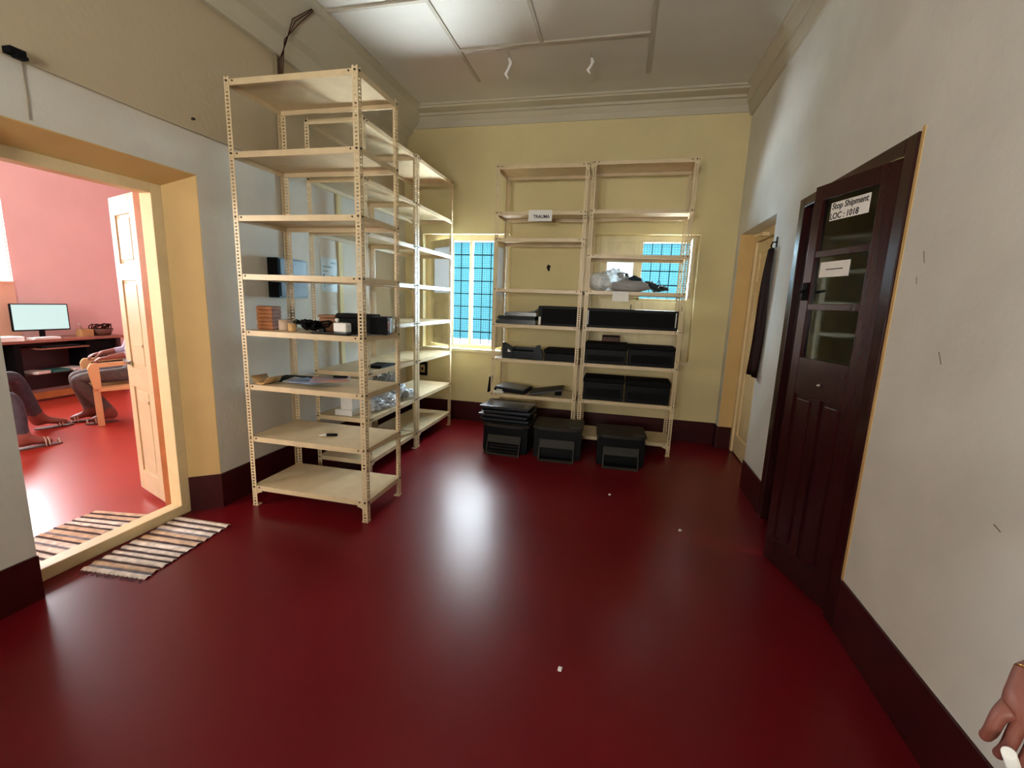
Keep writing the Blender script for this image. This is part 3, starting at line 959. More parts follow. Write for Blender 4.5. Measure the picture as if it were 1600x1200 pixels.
tag(obj('paper_scrap', B((-0.10, 0.06, -0.0006, 0.0006, -0.05, 0.05)), M_PAPER, None, (0.0, 4.808, ZBR[4] - 0.05), (R(-12), 0, R(2))), 'pale paper scrap hanging below the bag on the right rack', 'paper')

# left back rack
z = ZBL[3]
r = device_box('black square box with white strip on the TRAUMA rack', -0.865, -0.425, 4.87, 5.2, z, 0.205, seam=False, lid=0.0)
obj('label_strip', B((-0.213, -0.190, -0.168, -0.164, 0.005, 0.09)), M_WHITE, r)
obj('front_panel', B((-0.18, 0.20, -0.168, -0.160, 0.02, 0.18), bevel=0.003), M_BLACKM, r)
for i, (x0, x1, zz, h, tl, lab) in enumerate([(-1.325, -0.90, 0.0, 0.045, 2, 'lowest'), (-1.30, -0.89, 0.047, 0.04, -3, 'middle'), (-1.23, -0.90, 0.089, 0.038, 4, 'topmost')]):
    r = thing('paper_tray', lab + ' of the stacked black paper trays on the TRAUMA rack', 'tray', ((x0 + x1) / 2, 5.02, z + 0.001 + zz), (0, 0, R(tl)), 'stacked black paper trays')
    w = x1 - x0
    bm = B((-w / 2, w / 2, -0.14, 0.14, 0, 0.006), (-w / 2, w / 2, -0.14, -0.132, 0.006, h), (-w / 2, w / 2, 0.132, 0.14, 0.006, h), (w / 2 - 0.008, w / 2, -0.132, 0.132, 0.006, h))
    obj('tray_body', bm, M_BLACKG, r)
    bm = bmesh.new()
    prism(bm, [(-w / 2 - 0.03, 0.004), (-w / 2 + 0.05, 0.004), (-w / 2 + 0.09, h * 0.75), (-w / 2 - 0.005, h * 0.95)], 1, -0.125, 0.125)
    obj('tray_lip', bm, M_BLACKG, r)
# leaning panel between trays and box
bm = bmesh.new()
prism(bm, [(-1.02, 0.127), (-0.93, 0.145), (-0.875, 0.185), (-0.872, 0.175), (-0.92, 0.127)], 1, 4.95, 5.15)
tag(obj('paper_guide', bm, M_BLACKG, None, (0, 0, z + 0.001)), 'curved black plastic guide resting on the topmost paper tray', 'paper guide')
# middle left: desk phone like printer lid with raised ears + low box
z = ZBL[2]
r = thing('printer_cover', 'black printer cover with two raised ears on the TRAUMA rack', 'printer cover', (-1.03, 5.02, z + 0.001))
obj('body', B((-0.20, 0.20, -0.15, 0.15, 0, 0.085), bevel=0.01), M_BLACKG, r)
bm = bmesh.new()
prism(bm, [(-0.215, 0.0), (-0.215, 0.165), (-0.195, 0.175), (-0.10, 0.125), (-0.09, 0.0)], 1, -0.165, -0.12)
obj('side_ear', bm, M_BLACKG, r)
bm = bmesh.new()
prism(bm, [(0.13, 0.085), (0.165, 0.155), (0.20, 0.165), (0.235, 0.06), (0.235, 0.0), (0.13, 0.0)], 1, -0.16, -0.11)
obj('side_ear', bm, M_BLACKG, r)
obj('top_bar', B((-0.12, 0.16, -0.10, 0.02, 0.085, 0.125), bevel=0.012), M_BLACKG, r)
bm = bmesh.new()
prism(bm, [(-0.155, 0.07), (-0.115, 0.075), (-0.15, 0.105)], 1, -0.168, -0.164)
obj('sticker', bm, M_WHITE, r)
device_box('low black box beside the eared black printer cover', -0.78, -0.435, 4.88, 5.2, z, 0.125, lid=0.35, seam=False)
tag(obj('paper_sheet', B((-0.12, 0.12, -0.09, 0.09, 0, 0.002)), M_PAPER, None, (-1.22, 4.93, z + 0.001), (0, 0, R(12))), 'white paper sheet lying under the eared black printer cover', 'paper')
bpy.data.objects['printer_cover'].location.z += 0.003
# lower left: two flat lids
z = ZBL[1]
r = thing('scanner_lid', 'grey scanner lid with white slot on the lower TRAUMA shelf', 'scanner lid', (-1.13, 5.02, z + 0.002), (0, R(3), R(-6)), 'flat scanner lids')
obj('body', B((-0.19, 0.17, -0.16, 0.16, 0.010, 0.045), bevel=0.008), M_BLACK, r)
obj('top_plate', B((-0.18, 0.16, -0.15, 0.15, 0.045, 0.060), bevel=0.004), M_GREYD, r)
obj('slot', B((-0.16, -0.09, -0.163, -0.158, 0.018, 0.032), bevel=0.002), M_WHITE, r)
r = thing('scanner_lid', 'tilted dark grey scanner lid leaning on the slotted one', 'scanner lid', (-0.745, 5.00, z + 0.041), (R(0), R(-10), R(5)), 'flat scanner lids')
obj('body', B((-0.19, 0.19, -0.15, 0.15, 0, 0.018), bevel=0.008), M_GREYD, r)
obj('rim', B((-0.175, 0.175, -0.135, 0.135, 0.018, 0.022), bevel=0.002), M_BLACK, r)
tag(obj('power_adapter', B((-0.035, 0.035, -0.05, 0.05, 0, 0.055), bevel=0.008), M_BLACKM, None, (-0.62, 5.02, z + 0.0005)), 'small black power adapter propping up the tilted scanner lid', 'adapter')
tag(obj('cable_end', B((-0.05, 0.05, -0.02, 0.02, 0, 0.022), bevel=0.009), M_WHITE, None, (-1.265, 4.858, z + 0.001)), 'small white plastic piece at the edge of the lower TRAUMA shelf', 'plastic piece')
# black flap sticking out left of the rack
tag(obj('hanging_flap', B((-0.008, 0.008, -0.06, 0.06, -0.09, 0.09), bevel=0.003), M_BLACKM, None, (-1.385, 4.90, 0.62), (0, R(6), 0)), 'small black flap hanging on the outer post of the TRAUMA rack', 'flap')

# ---------------------------------------------------------------- printers on the floor
def floor_printer(label, x0, x1, y0, h, louvre=False, tilt=0):
    w, dp = x1 - x0, 0.40
    r = thing('floor_printer', label, 'printer', ((x0 + x1) / 2, y0 + dp / 2, 0.0), (0, 0, R(tilt)), 'printers on the floor under the back racks')
    bm = bmesh.new()
    a, b = w / 2, dp / 2
    prism(bm, [(-b, 0.0), (-b - 0.0, 0.04), (-b + 0.012, h - 0.03), (b, h - 0.03), (b, 0.0)], 0, -a + 0.015, a - 0.015)
    bmesh.ops.bevel(bm, geom=bm.edges[:], offset=0.008, segments=2, affect='EDGES')
    obj('body', bm, M_BLACK, r)
    # top lid with a bowed front edge
    pts = [(-a, b)]
    for k in range(0, 9):
        s = k / 8
        xx = -a + w * s
        e = min(1, min(s, 1 - s) / 0.12)
        pts.append((xx, -b - 0.005 - 0.03 * math.sin(math.pi * s) + 0.03 * (1 - e) ** 2))
    pts.append((a, b))
    bm = bmesh.new()
    prism(bm, pts, 2, h - 0.028, h)
    bmesh.ops.bevel(bm, geom=[e for e in bm.edges if abs(e.verts[0].co.z - e.verts[1].co.z) < 1e-5], offset=0.006, segments=2, affect='EDGES')
    obj('top_lid', bm, M_GREYP, r)
    # front output frame
    q = w * 0.34
    fz0, fz1 = 0.005, h * 0.62
    tr = obj('paper_cassette', B((-q, q, -b - 0.10, -b - 0.0, 0.006, 0.02), bevel=0.003), M_BLACK, r)
    bm = bmesh.new()
    for s in (-1, 1):
        prism(bm, [(-b - 0.105, 0.0), (-b - 0.092, 0.0), (-b + 0.002, fz1), (-b - 0.012, fz1)], 0, s * q - 0.006, s * q + 0.006)
    box(bm, -q, q, -b - 0.105, -b - 0.092, 0.0, 0.022)
    obj('cassette_frame', bm, M_GREYP, r)
    bm = bmesh.new()
    prism(bm, [(-b - 0.014, fz1), (-b - 0.047, fz1 * 0.62), (-b - 0.040, fz1 * 0.62), (-b - 0.002, fz1)], 0, -q + 0.007, q - 0.007)
    obj('front_flap', bm, M_GREYP, r)
    if louvre:
        for k in range(3):
            zz = 0.03 + k * 0.028
            obj('louvre', B((-q + 0.012, q - 0.012, -b - 0.075 + 0.012 * k, -b - 0.055 + 0.012 * k, zz, zz + 0.006), bevel=0.001), M_GREYP, r)
    else:
        obj('control_strip', B((a - 0.13, a - 0.03, -b + 0.01, -b + 0.07, h, h + 0.004), bevel=0.001), M_GREYD, r)
    return r


floor_printer('louvred black floor printer beneath the stacked black tray lids', -1.315, -0.815, 4.40, 0.30, True, -2)
floor_printer('black floor printer with grey lid below the middle posts', -0.785, -0.285, 4.38, 0.325, False, 2)
floor_printer('black floor printer with grey lid on the right, beside bare shelf', -0.155, 0.325, 4.38, 0.31, False, 3)
for i, (dx, zz, tl, lab) in enumerate([(0, 0.302, -2, 'lowest'), (-0.015, 0.345, -5, 'second'), (0.01, 0.388, 0, 'third'), (-0.005, 0.431, -3, 'topmost')]):
    r = thing('tray_lid', lab + ' glossy black tray lid stacked on the louvred floor printer', 'lid', (-1.085 + dx, 4.62, zz), (0, 0, R(tl)), 'glossy black lids stacked on a printer')
    obj('lid_shell', B((-0.25, 0.25, -0.17, 0.17, 0.0, 0.030), bevel=0.010), M_BLACKG, r)
    obj('rim', B((-0.268, 0.268, -0.185, 0.185, 0.031, 0.041), bevel=0.004), M_BLACKG, r)

# ================================================================ ITEMS ON THE FRONT RACK
z = ZF[3] + 0.0005
wv = mat('woven_amber', (0.30, 0.095, 0.018), 0.6, var=0.3, scale=20)
r = thing('woven_box', 'amber brown woven box at the left end of the front rack', 'box', (-2.445, 2.80, z), (0, 0, R(6)))
obj('carcass', B((-0.056, 0.056, -0.05, 0.05, 0, 0.165), bevel=0.004), mat('woven_dark', (0.22, 0.07, 0.015), 0.7, var=0.3, scale=20), r)
for i in range(6):
    obj('weave_band', B((-0.060, 0.060, -0.054, 0.054, 0.006 + i * 0.027, 0.027 + i * 0.027), bevel=0.004), wv, r)
def cup(name, label, cat, loc, rad, h, m, handle=False):
    r = thing(name, label, cat, loc)
    bm = bmesh.new()
    lathe(bm, [(rad * 0.9, 0), (rad, h * 0.1), (rad, h), (rad * 0.88, h), (rad * 0.88, h * 0.15)], 24)
    obj('body', bm, m, r)
    bm = bmesh.new()
    lathe(bm, [(rad * 1.02, h * 0.92), (rad * 1.04, h * 0.96), (rad * 1.02, h)], 24)
    obj('rim', bm, m, r)
    return r


cup('tape_roll', 'beige cylindrical tub beside the amber woven box', 'tub', (-2.315, 2.80, z), 0.043, 0.075, mat('beige_tub', (0.40, 0.29, 0.21), 0.6, var=0.1, scale=8))
cup('brown_cup', 'small brown cup between beige tub and black cables', 'cup', (-2.232, 2.77, z), 0.030, 0.055, M_TAN)
r = thing('cable_bundle', 'tangled bundle of black cables on the front rack', 'cables', (-2.105, 2.825, z))
bm = bmesh.new()
rnd = random.Random(4)
for k in range(12):
    p0 = Vector((rnd.uniform(-0.10, 0.10), rnd.uniform(-0.06, 0.06), 0.012))
    pts = []
    for i in range(14):
        a = i * 0.7 + k
        pts.append((p0.x * 0.4 + 0.075 * math.cos(a) * (0.6 + 0.4 * math.sin(k)), p0.y * 0.4 + 0.05 * math.sin(a + k), 0.010 + 0.075 * abs(math.sin(i * 0.37 + k * 1.3)) * (0.5 + rnd.random() * 0.5)))
    tube(bm, pts, 0.0055, 6)
obj('cable', bm, M_BLACKM, r)
obj('plug', B((-0.02, 0.02, -0.012, 0.012, 0.0, 0.028), bevel=0.004), M_BLACK, r, (0.10, -0.04, 0))
device_box('small brown cardboard carton behind the black cables', -2.135, -2.005, 2.93, 3.02, z, 0.115, (M_CARD, M_CARD), seam=False, lid=0.2, name='cardboard_carton', cat='carton', group=None)
r = device_box('long black carton behind the white charger on the front rack', -2.0, -1.735, 2.95, 3.09, z, 0.13, (M_BLACKM, M_BLACKM), seam=False, lid=0.25, name='black_carton', cat='carton', group=None)
r = thing('printed_carton', 'black carton with red square mark and pale blue end', 'carton', (-1.64, 2.94, z), (0, 0, R(-72)))
obj('body', B((-0.10, 0.10, -0.06, 0.06, 0, 0.12), bevel=0.003), M_BLACKM, r)
obj('pale_end', B((-0.1, 0.02, -0.0625, -0.060, 0.008, 0.112)), M_WHITE, r)
obj('pale_end', B((-0.1, 0.02, 0.060, 0.0625, 0.008, 0.112)), mat('pale_blue_print', (0.45, 0.58, 0.68), 0.5, var=0.35, scale=18), r)
red = mat('red_print', (0.42, 0.10, 0.08), 0.6, var=0.1, scale=20)
obj('red_mark', B((0.04, 0.048, 0.060, 0.0625, 0.03, 0.09), (0.082, 0.09, 0.060, 0.0625, 0.03, 0.09), (0.048, 0.082, 0.060, 0.0625, 0.03, 0.038), (0.048, 0.082, 0.060, 0.0625, 0.082, 0.09)), red, r)
r = thing('white_charger', 'white plastic charger with round knob on the black tablet', 'charger', (-1.835, 2.765, z + 0.012), (0, 0, R(-8)))
bm = B((-0.055, 0.055, -0.03, 0.03, 0.0, 0.065), bevel=0.012)
obj('body', bm, M_WHITE, r)
bm = bmesh.new()
lathe(bm, [(0.004, 0.0), (0.012, 0.008), (0.014, 0.018), (0.008, 0.028)], 14)
obj('knob', bm, M_WHITE, r, (-0.045, 0.0, 0.065))
r = thing('black_tablet', 'flat black tablet lying under the white charger', 'tablet', (-1.87, 2.76, z), (0, 0, R(-4)))
obj('case', B((-0.145, 0.145, -0.09, 0.09, 0, 0.009), bevel=0.003), M_BLACK, r)
obj('screen', B((-0.13, 0.13, -0.078, 0.078, 0.009, 0.0105)), M_BLACKG, r)
tag(obj('grey_sheet', B((-0.10, 0.10, -0.08, 0.08, 0, 0.003)), mat('grey_card', (0.16, 0.17, 0.2), 0.6, var=0.15, scale=10), None, (-1.70, 2.80, z + 0.0005), (0, 0, R(60))), 'dark grey sheet beside the black tablet at the front post', 'sheet')

# papers on the shelf below
z = ZF[2] + 0.0006
blue_print = mat('blue_print', (0.16, 0.22, 0.33), 0.5, var=0.5, scale=9)
orange_print = mat('orange_print', (0.50, 0.22, 0.10), 0.5, col2=(0.16, 0.20, 0.30), scale=7)
grey_print = mat('grey_print', (0.34, 0.36, 0.38), 0.5, var=0.5, scale=8)


def sheet(name, label, cat, m, cx, cy, zz, w, d, rz, th=0.002, curl=0.012, group='papers on the front rack'):
    bm = bmesh.new()
    n = 8
    g = []
    for i in range(n + 1):
        row = []
        for j in range(3):
            s = i / n
            row.append(bm.verts.new((-w / 2 + w * s, -d / 2 + d * j / 2, curl * abs(2 * s - 1) ** 3)))
        g.append(row)
    for i in range(n):
        for j in range(2):
            bm.faces.new((g[i][j], g[i + 1][j], g[i + 1][j + 1], g[i][j + 1])).smooth = True
    ret = bmesh.ops.extrude_face_region(bm, geom=bm.faces[:])
    for v in [e for e in ret['geom'] if isinstance(e, bmesh.types.BMVert)]:
        v.co.z += th
    o = obj(name, bm, m, None, (cx, cy, zz), (0, 0, R(rz)))
    return tag(o, label, cat, group)


sheet('black_folder', 'black folder under the papers on the front rack', 'folder', M_BLACKM, -2.33, 2.93, z, 0.34, 0.24, 8, 0.010, 0.0)
sheet('tan_envelope', 'crumpled tan envelope at the left end of the papers', 'envelope', M_TAN, -2.43, 2.725, z, 0.15, 0.13, -8, 0.006, 0.05)
sheet('printed_sheet', 'grey printed leaflet beside the tan envelope', 'leaflet', grey_print, -2.20, 2.85, z + 0.0115, 0.26, 0.20, 14, 0.003, 0.010)
sheet('printed_sheet', 'dark blue printed leaflet at the front edge of the papers', 'leaflet', blue_print, -2.10, 2.77, z + 0.0255, 0.24, 0.17, -8, 0.003, 0.008)
sheet('printed_sheet', 'orange and blue printed leaflet on the right of the papers', 'leaflet', orange_print, -1.99, 2.84, z + 0.0375, 0.26, 0.22, 30, 0.003, 0.006)
bm = bmesh.new()
tube(bm, [(-0.05, 0, 0), (0.05, 0, 0)], 0.008, 10)
tube(bm, [(0.05, 0, 0), (0.058, 0, 0)], 0.004, 8)
pen = tag(obj('pen', bm, M_BLACKM, None, (-1.975, 2.93, z + 0.0485), (0, 0, R(10))), 'short black pen lying on the orange leaflet', 'pen')
# marker on the shelf below that
z = ZF[1]
r = thing('marker_pen', 'black marker pen alone on a lower shelf of the front rack', 'marker', (-2.0, 2.83, z + 0.011), (0, 0, R(18)))
bm = bmesh.new()
tube(bm, [(-0.03, 0, 0), (0.045, 0, 0)], 0.0105, 12)
obj('barrel', bm, M_BLACKM, r)
bm = bmesh.new()
tube(bm, [(-0.085, 0, -0.006), (-0.05, 0, -0.001), (-0.03, 0, 0)], [0.0025, 0.005, 0.008], 10)
obj('nib', bm, M_WHITE, r)

# ================================================================ ITEMS ON THE LEFT ROW
z = ZR[1] + 0.0006
r = thing('plastic_bundle', 'heap of crumpled clear plastic packets on the left row', 'packets', (-2.13, 3.92, z))
for k, (y, x, hh, ww) in enumerate([(-0.30, 0.02, 0.09, 0.13), (-0.12, 0.04, 0.11, 0.14), (0.06, 0.0, 0.14, 0.14), (0.22, -0.03, 0.13, 0.13), (0.05, -0.10, 0.20, 0.13), (0.18, -0.09, 0.22, 0.10), (0.33, 0.03, 0.07, 0.09)]):
    bm = bmesh.new()
    blob(bm, (x, y, hh * 0.55), (0.10, ww * 0.8, hh * 0.6), 0.55, 9, 4, k + 3, flat=0.0)
    obj('packet', bm, M_FILM, r)
bm = bmesh.new()
for k in range(4):
    blob(bm, (-0.01 + 0.02 * k, -0.25 + 0.16 * k, 0.06), (0.06, 0.07, 0.05), 0.5, 8, 2, k + 20, flat=0.0)
obj('contents', bm, grey_print, r)
r = thing('white_carton', 'stepped white carton at the near end of the left row', 'carton', (-2.26, 3.45, z))
obj('body', B((-0.06, 0.10, -0.10, 0.10, 0, 0.05), bevel=0.003), M_WHITE, r)
obj('upper_body', B((-0.01, 0.10, -0.09, 0.09, 0.051, 0.16), bevel=0.003), M_WHITE, r)
bm = bmesh.new()
z2 = ZR[2]
prism(bm, [(-0.15, 0), (0.15, 0), (0.16, 0.012), (0.05, 0.028), (-0.12, 0.02)], 0, -0.07, 0.07)
tag(obj('dark_pouch', bm, M_BLACKM, None, (-2.08, 3.72, z2 + 0.0006)), 'flat dark pouch on the left row above the plastic packets', 'pouch')

# ================================================================ THINGS ON WALLS AND CEILING
# meter box, conduit
r = thing('meter_box', 'dark blue metal meter box on the left wall behind the racks', 'meter box', (XL, 3.29, 1.51))
obj('case', B((0.0, 0.10, -0.165, 0.165, 0, 0.31), bevel=0.004), M_BLUE, r)
obj('cover', B((0.10, 0.112, -0.155, 0.155, 0.01, 0.30), bevel=0.004), M_BLUE, r)
obj('side_plate', B((0.004, 0.098, -0.169, -0.165, 0.005, 0.305)), M_BLACKM, r)
bm = bmesh.new()
tube(bm, [(XL + 0.014, 3.32, 1.82), (XL + 0.014, 3.32, 3.33)], 0.013, 10)
tube(bm, [(XL + 0.012, 3.355, 1.82), (XL + 0.012, 3.355, 3.33)], 0.008, 8)
tag(obj('conduit_pipe', bm, mat('conduit_grey', (0.30, 0.24, 0.15), 0.5, var=0.1, scale=10)), 'vertical conduit pipes rising from the blue meter box', 'conduit')
bm = bmesh.new()
for k, dx in enumerate((0.0, 0.012, -0.01)):
    tube(bm, [(XL + 0.045, 3.33 + dx, 3.12), (XL + 0.052, 3.33 + dx * 2, 3.28), (XL + 0.09 + dx, 3.34 - dx * 2, 3.42), (-2.55, 3.36 + dx * 3, 3.56), (-2.44, 3.42 + dx, 3.66)], 0.0035, 6)
tag(obj('loose_cables', bm, M_CLOTHD), 'loose dark cables hanging at the left cornice above the rack', 'cables')
# batten strip and paper on the left wall
tag(obj('wall_strip', B((XL, XL + 0.018, 4.05, 4.115, 0.84, 2.65), bevel=0.003), M_YELLOW), 'cream vertical cover strip on the left wall', 'strip')
r = thing('wall_poster', 'pale blue printed poster taped on the left wall', 'poster', (XL + 0.003, 3.93, 1.735), (0, R(0), 0))
obj('sheet', B((-0.001, 0.001, -0.145, 0.11, -0.16, 0.15)), mat('poster_paper', (0.55, 0.66, 0.72), 0.6, var=0.08, scale=9), r)
pb_ = mat('poster_print', (0.30, 0.42, 0.50), 0.6, var=0.3, scale=14)
for k, (a, b, c, d_) in enumerate([(-0.12, 0.02, 0.06, 0.075), (-0.12, -0.04, 0.02, 0.035), (-0.12, -0.085, -0.12, 0.0), (-0.06, 0.03, -0.10, -0.09), (-0.02, 0.06, -0.02, -0.008), (0.0, 0.08, 0.10, 0.115)]):
    obj('print_mark', B((0.001, 0.0016, a, b, c, d_)), pb_, r)
# socket on back wall
r = thing('wall_socket', 'black socket board on the back wall under the left window', 'socket', (-2.472, YB, 0.64))
obj('plate', B((-0.06, 0.06, -0.02, 0.0, -0.09, 0.09), bevel=0.004), M_BLACKM, r)
obj('socket_insert', B((-0.03, 0.03, -0.028, -0.02, -0.05, 0.05), bevel=0.004), M_TAN, r)
obj('switch', B((-0.012, 0.012, -0.034, -0.028, -0.02, 0.02), bevel=0.002), M_BLACKM, r)
bm = bmesh.new()
for k, (dx, dz, s) in enumerate([(0, 0.012, 0.022), (0.004, -0.016, 0.014)]):
    blob(bm, (dx, -0.002, dz), (s, 0.006, s * 1.3), 0.4, 8, 2, k)
tag(obj('wall_peg', bm, M_HOLE, None, (-0.878, YB, 1.948)), 'dark peg hole in the back wall seen through the TRAUMA rack', 'peg hole')
# cable and bracket on the left wall
bm = bmesh.new()
tube(bm, [(XL + 0.004, 1.0, 2.535), (XL + 0.004, 1.7, 2.535), (XL + 0.005, 2.3, 2.528), (XL + 0.004, 3.3, 2.535)], 0.0032, 6)
tube(bm, [(XL + 0.004, 1.70, 2.53), (XL + 0.004, 1.702, 2.38), (XL + 0.003, 1.70, 2.29)], 0.003, 6)
tag(obj('wall_cable', bm, mat('cable_tan', (0.33, 0.27, 0.19), 0.7, var=0.1, scale=10)), 'thin cable clipped along the left wall above the doorway', 'cable')
bm = B((0, 0.05, -0.03, 0.03, -0.014, 0.014), (0.02, 0.06, -0.012, 0.03, -0.026, -0.012), bevel=0.004)
tag(obj('cable_bracket', bm, M_BLACKM, None, (XL, 1.665, 2.553)), 'small black bracket on the left wall above the doorway', 'bracket')
tag(obj('wall_nail', B((0, 0.02, -0.006, 0.006, -0.006, 0.006)), M_HOLE, None, (XL, 2.56, 2.605)), 'small dark nail in the tan upper left wall', 'nail')
# hooks under the ceiling
for (x, y, label, sc) in ((-1.14, 4.30, 'white rag looped on a ceiling hook, left of the pair', 1.0), (-0.435, 4.44, 'small white ceiling hook, right of the pair', 0.75)):
    r = thing('ceiling_hook', label, 'hook', (x, y, ZC), (0, 0, R(20)), 'ceiling hooks')
    bm = bmesh.new()
    tube(bm, [(0, 0, 0), (0, 0, -0.05 * sc), (0.02 * sc, 0, -0.075 * sc), (0.03 * sc, 0, -0.05 * sc)], 0.006, 6)
    obj('hook', bm, M_BATT, r)
    bm = bmesh.new()
    tube(bm, [(0.012, 0.0, -0.05 * sc), (0.03, 0.006, -0.09 * sc), (0.012, 0.0, -0.14 * sc), (-0.012, 0.004, -0.18 * sc), (0.012, 0, -0.22 * sc)], [0.012, 0.016, 0.012, 0.014, 0.005], 8)
    obj('rag', bm, M_PAPER, r)
# scuffs on right wall
for k, (y, zz, ln, ang) in enumerate([(2.19, 1.78, 0.05, 70), (2.21, 1.69, 0.03, 75), (1.98, 1.40, 0.05, 60), (1.58, 0.93, 0.03, 20)]):
    bm = B((-0.0006, 0.0006, -ln / 2, ln / 2, -0.0016, 0.0016))
    o = obj('wall_scratch', bm, mat('scratch', (0.20, 0.17, 0.14), 0.9, var=0.2, scale=40), wr, (XR - 0.0008, y, zz), (R(ang), 0, 0))

# litter on the floor
for k, (x, y, lab) in enumerate([(0.02, 3.65, 'tiny white paper scrap in the middle of the red floor'), (0.52, 3.18, 'tiny folded white scrap on the red floor before the dark door'), (-0.14, 1.72, 'tiny white speck of litter near the camera on red floor')]):
    bm = bmesh.new()
    s = 0.011
    prism(bm, [(-s, 0), (s * 0.6, 0), (s, 0.006), (-s * 0.3, 0.012)], 1, -s * 0.7, s * 0.7)
    tag(obj('litter_scrap', bm, M_PAPER, None, (x, y, 0.0), (0, 0, R(40 * k))), lab, 'litter')

# ================================================================ RAG RUGS
rag_cols = [mat('rag_cream', (0.84, 0.74, 0.66), 0.95, var=0.35, scale=18), mat('rag_dark', (0.06, 0.035, 0.04), 0.95, var=0.3, scale=18),
            mat('rag_tan', (0.68, 0.48, 0.34), 0.95, var=0.35, scale=18), mat('rag_slate', (0.20, 0.20, 0.26), 0.95, var=0.4, scale=18)]


def rug(label, corners, n, seed):
    r = thing('rag_rug', label, 'rug', (0, 0, 0), (0, 0, 0), 'striped rag rugs at the doorway')
    a, b, c, d_ = [Vector((*p, 0)) for p in corners]    # a-b near edge, d-c far edge
    rnd = random.Random(seed)
    edges = [0.0]
    for i in range(n):
        edges.append(edges[-1] + (1.0 if i % 2 == 0 else 0.36) * rnd.uniform(0.8, 1.2))
    tot = edges[-1]
    cx = (a + b + c + d_) / 4
    r.location = cx
    for i in range(n):
        s0, s1 = edges[i] / tot, edges[i + 1] / tot
        m = rag_cols[(0 if rnd.random() < 0.6 else 2) if i % 2 == 0 else (1 if rnd.random() < 0.7 else 3)]
        bm = bmesh.new()
        k = 10
        top, bot = [], []
        for j in range(k + 1):
            u = j / k
            wob0 = 0.006 * math.sin(j * 1.3 + i * 2.1) / tot
            p0 = (a.lerp(b, u)).lerp(d_.lerp(c, u), min(1, max(0, s0 + wob0)))
            p1 = (a.lerp(b, u)).lerp(d_.lerp(c, u), min(1, max(0, s1 + 0.006 * math.sin(j * 1.3 + (i + 1) * 2.1) / tot)))
            e = rnd.uniform(-0.006, 0.006) if j in (0, k) else 0
            q = [p0, p0.lerp(p1, 0.5), p1]
            hh = [0.004, 0.011 + rnd.uniform(-0.002, 0.002), 0.004]
            top.append([bm.verts.new((p.x - cx.x + e, p.y - cx.y, h)) for p, h in zip(q, hh)])
            bot.append([bm.verts.new((p.x - cx.x + e, p.y - cx.y, 0.0005)) for p in (p0, p1)])
        for j in range(k):
            for v in range(2):
                bm.faces.new((top[j][v], top[j + 1][v], top[j + 1][v + 1], top[j][v + 1])).smooth = True
            bm.faces.new((bot[j][0], bot[j + 1][0], top[j + 1][0], top[j][0]))
            bm.faces.new((top[j][2], top[j + 1][2], bot[j + 1][1], bot[j][1]))
        obj('rag_strip', bm, m, r)
    bm = bmesh.new()
    for j in range(14):
        p = a.lerp(b, (j + 0.5) / 14) - cx
        tube(bm, [(p.x, p.y, 0.005), (p.x + rnd.uniform(-0.01, 0.01), p.y - 0.014, 0.004), (p.x + rnd.uniform(-0.02, 0.02), p.y - 0.028, 0.003)], 0.002, 5)
    o = obj('fringe', bm, rag_cols[1], r)
    o['kind'] = 'stuff'
    return r


rug('striped rag rug on this side of the cream threshold', [(-2.80, 1.69), (-2.39, 1.72), (-2.45, 2.345), (-2.86, 2.335)], 21, 3)
rug('striped rag rug on the office side of the cream threshold', [(-3.42, 1.62), (-3.03, 1.60), (-3.06, 2.30), (-3.46, 2.24)], 23, 9)

# ================================================================ OFFICE FURNITURE
dk = thing('office_desk', 'dark maroon office desk with keyboard tray against the pink wall', 'desk', (-7.66, 4.75, 0))
obj('desk_top', B((-0.23, 0.24, -1.05, 0.72, 0.785, 0.825), bevel=0.006), M_DESK, dk)
obj('side_panel', B((-0.23, 0.20, -0.60, -0.53, 0, 0.785), bevel=0.003), M_BLACKM, dk)
obj('side_panel', B((-0.23, 0.20, 0.64, 0.69, 0, 0.785), bevel=0.003), M_DESKD, dk)
obj('side_panel', B((-0.23, 0.20, -1.03, -0.99, 0, 0.785), bevel=0.003), M_DESKD, dk)
obj('back_panel', B((-0.22, -0.20, -0.99, 0.64, 0.10, 0.785)), M_DESKD, dk)
obj('keyboard_tray', B((-0.15, 0.26, -0.36, 0.22, 0.69, 0.708), bevel=0.003), M_DESK, dk)
obj('lower_shelf', B((-0.20, 0.12, -0.53, 0.64, 0.34, 0.36), bevel=0.003), M_DESKD, dk)
obj('drawer_unit', B((-0.20, 0.16, 0.24, 0.62, 0.10, 0.77), bevel=0.004), M_BLACKM, dk)
obj('foot_rail', B((0.14, 0.20, -0.50, 0.62, 0.03, 0.12), bevel=0.004), M_ORANGE, dk)

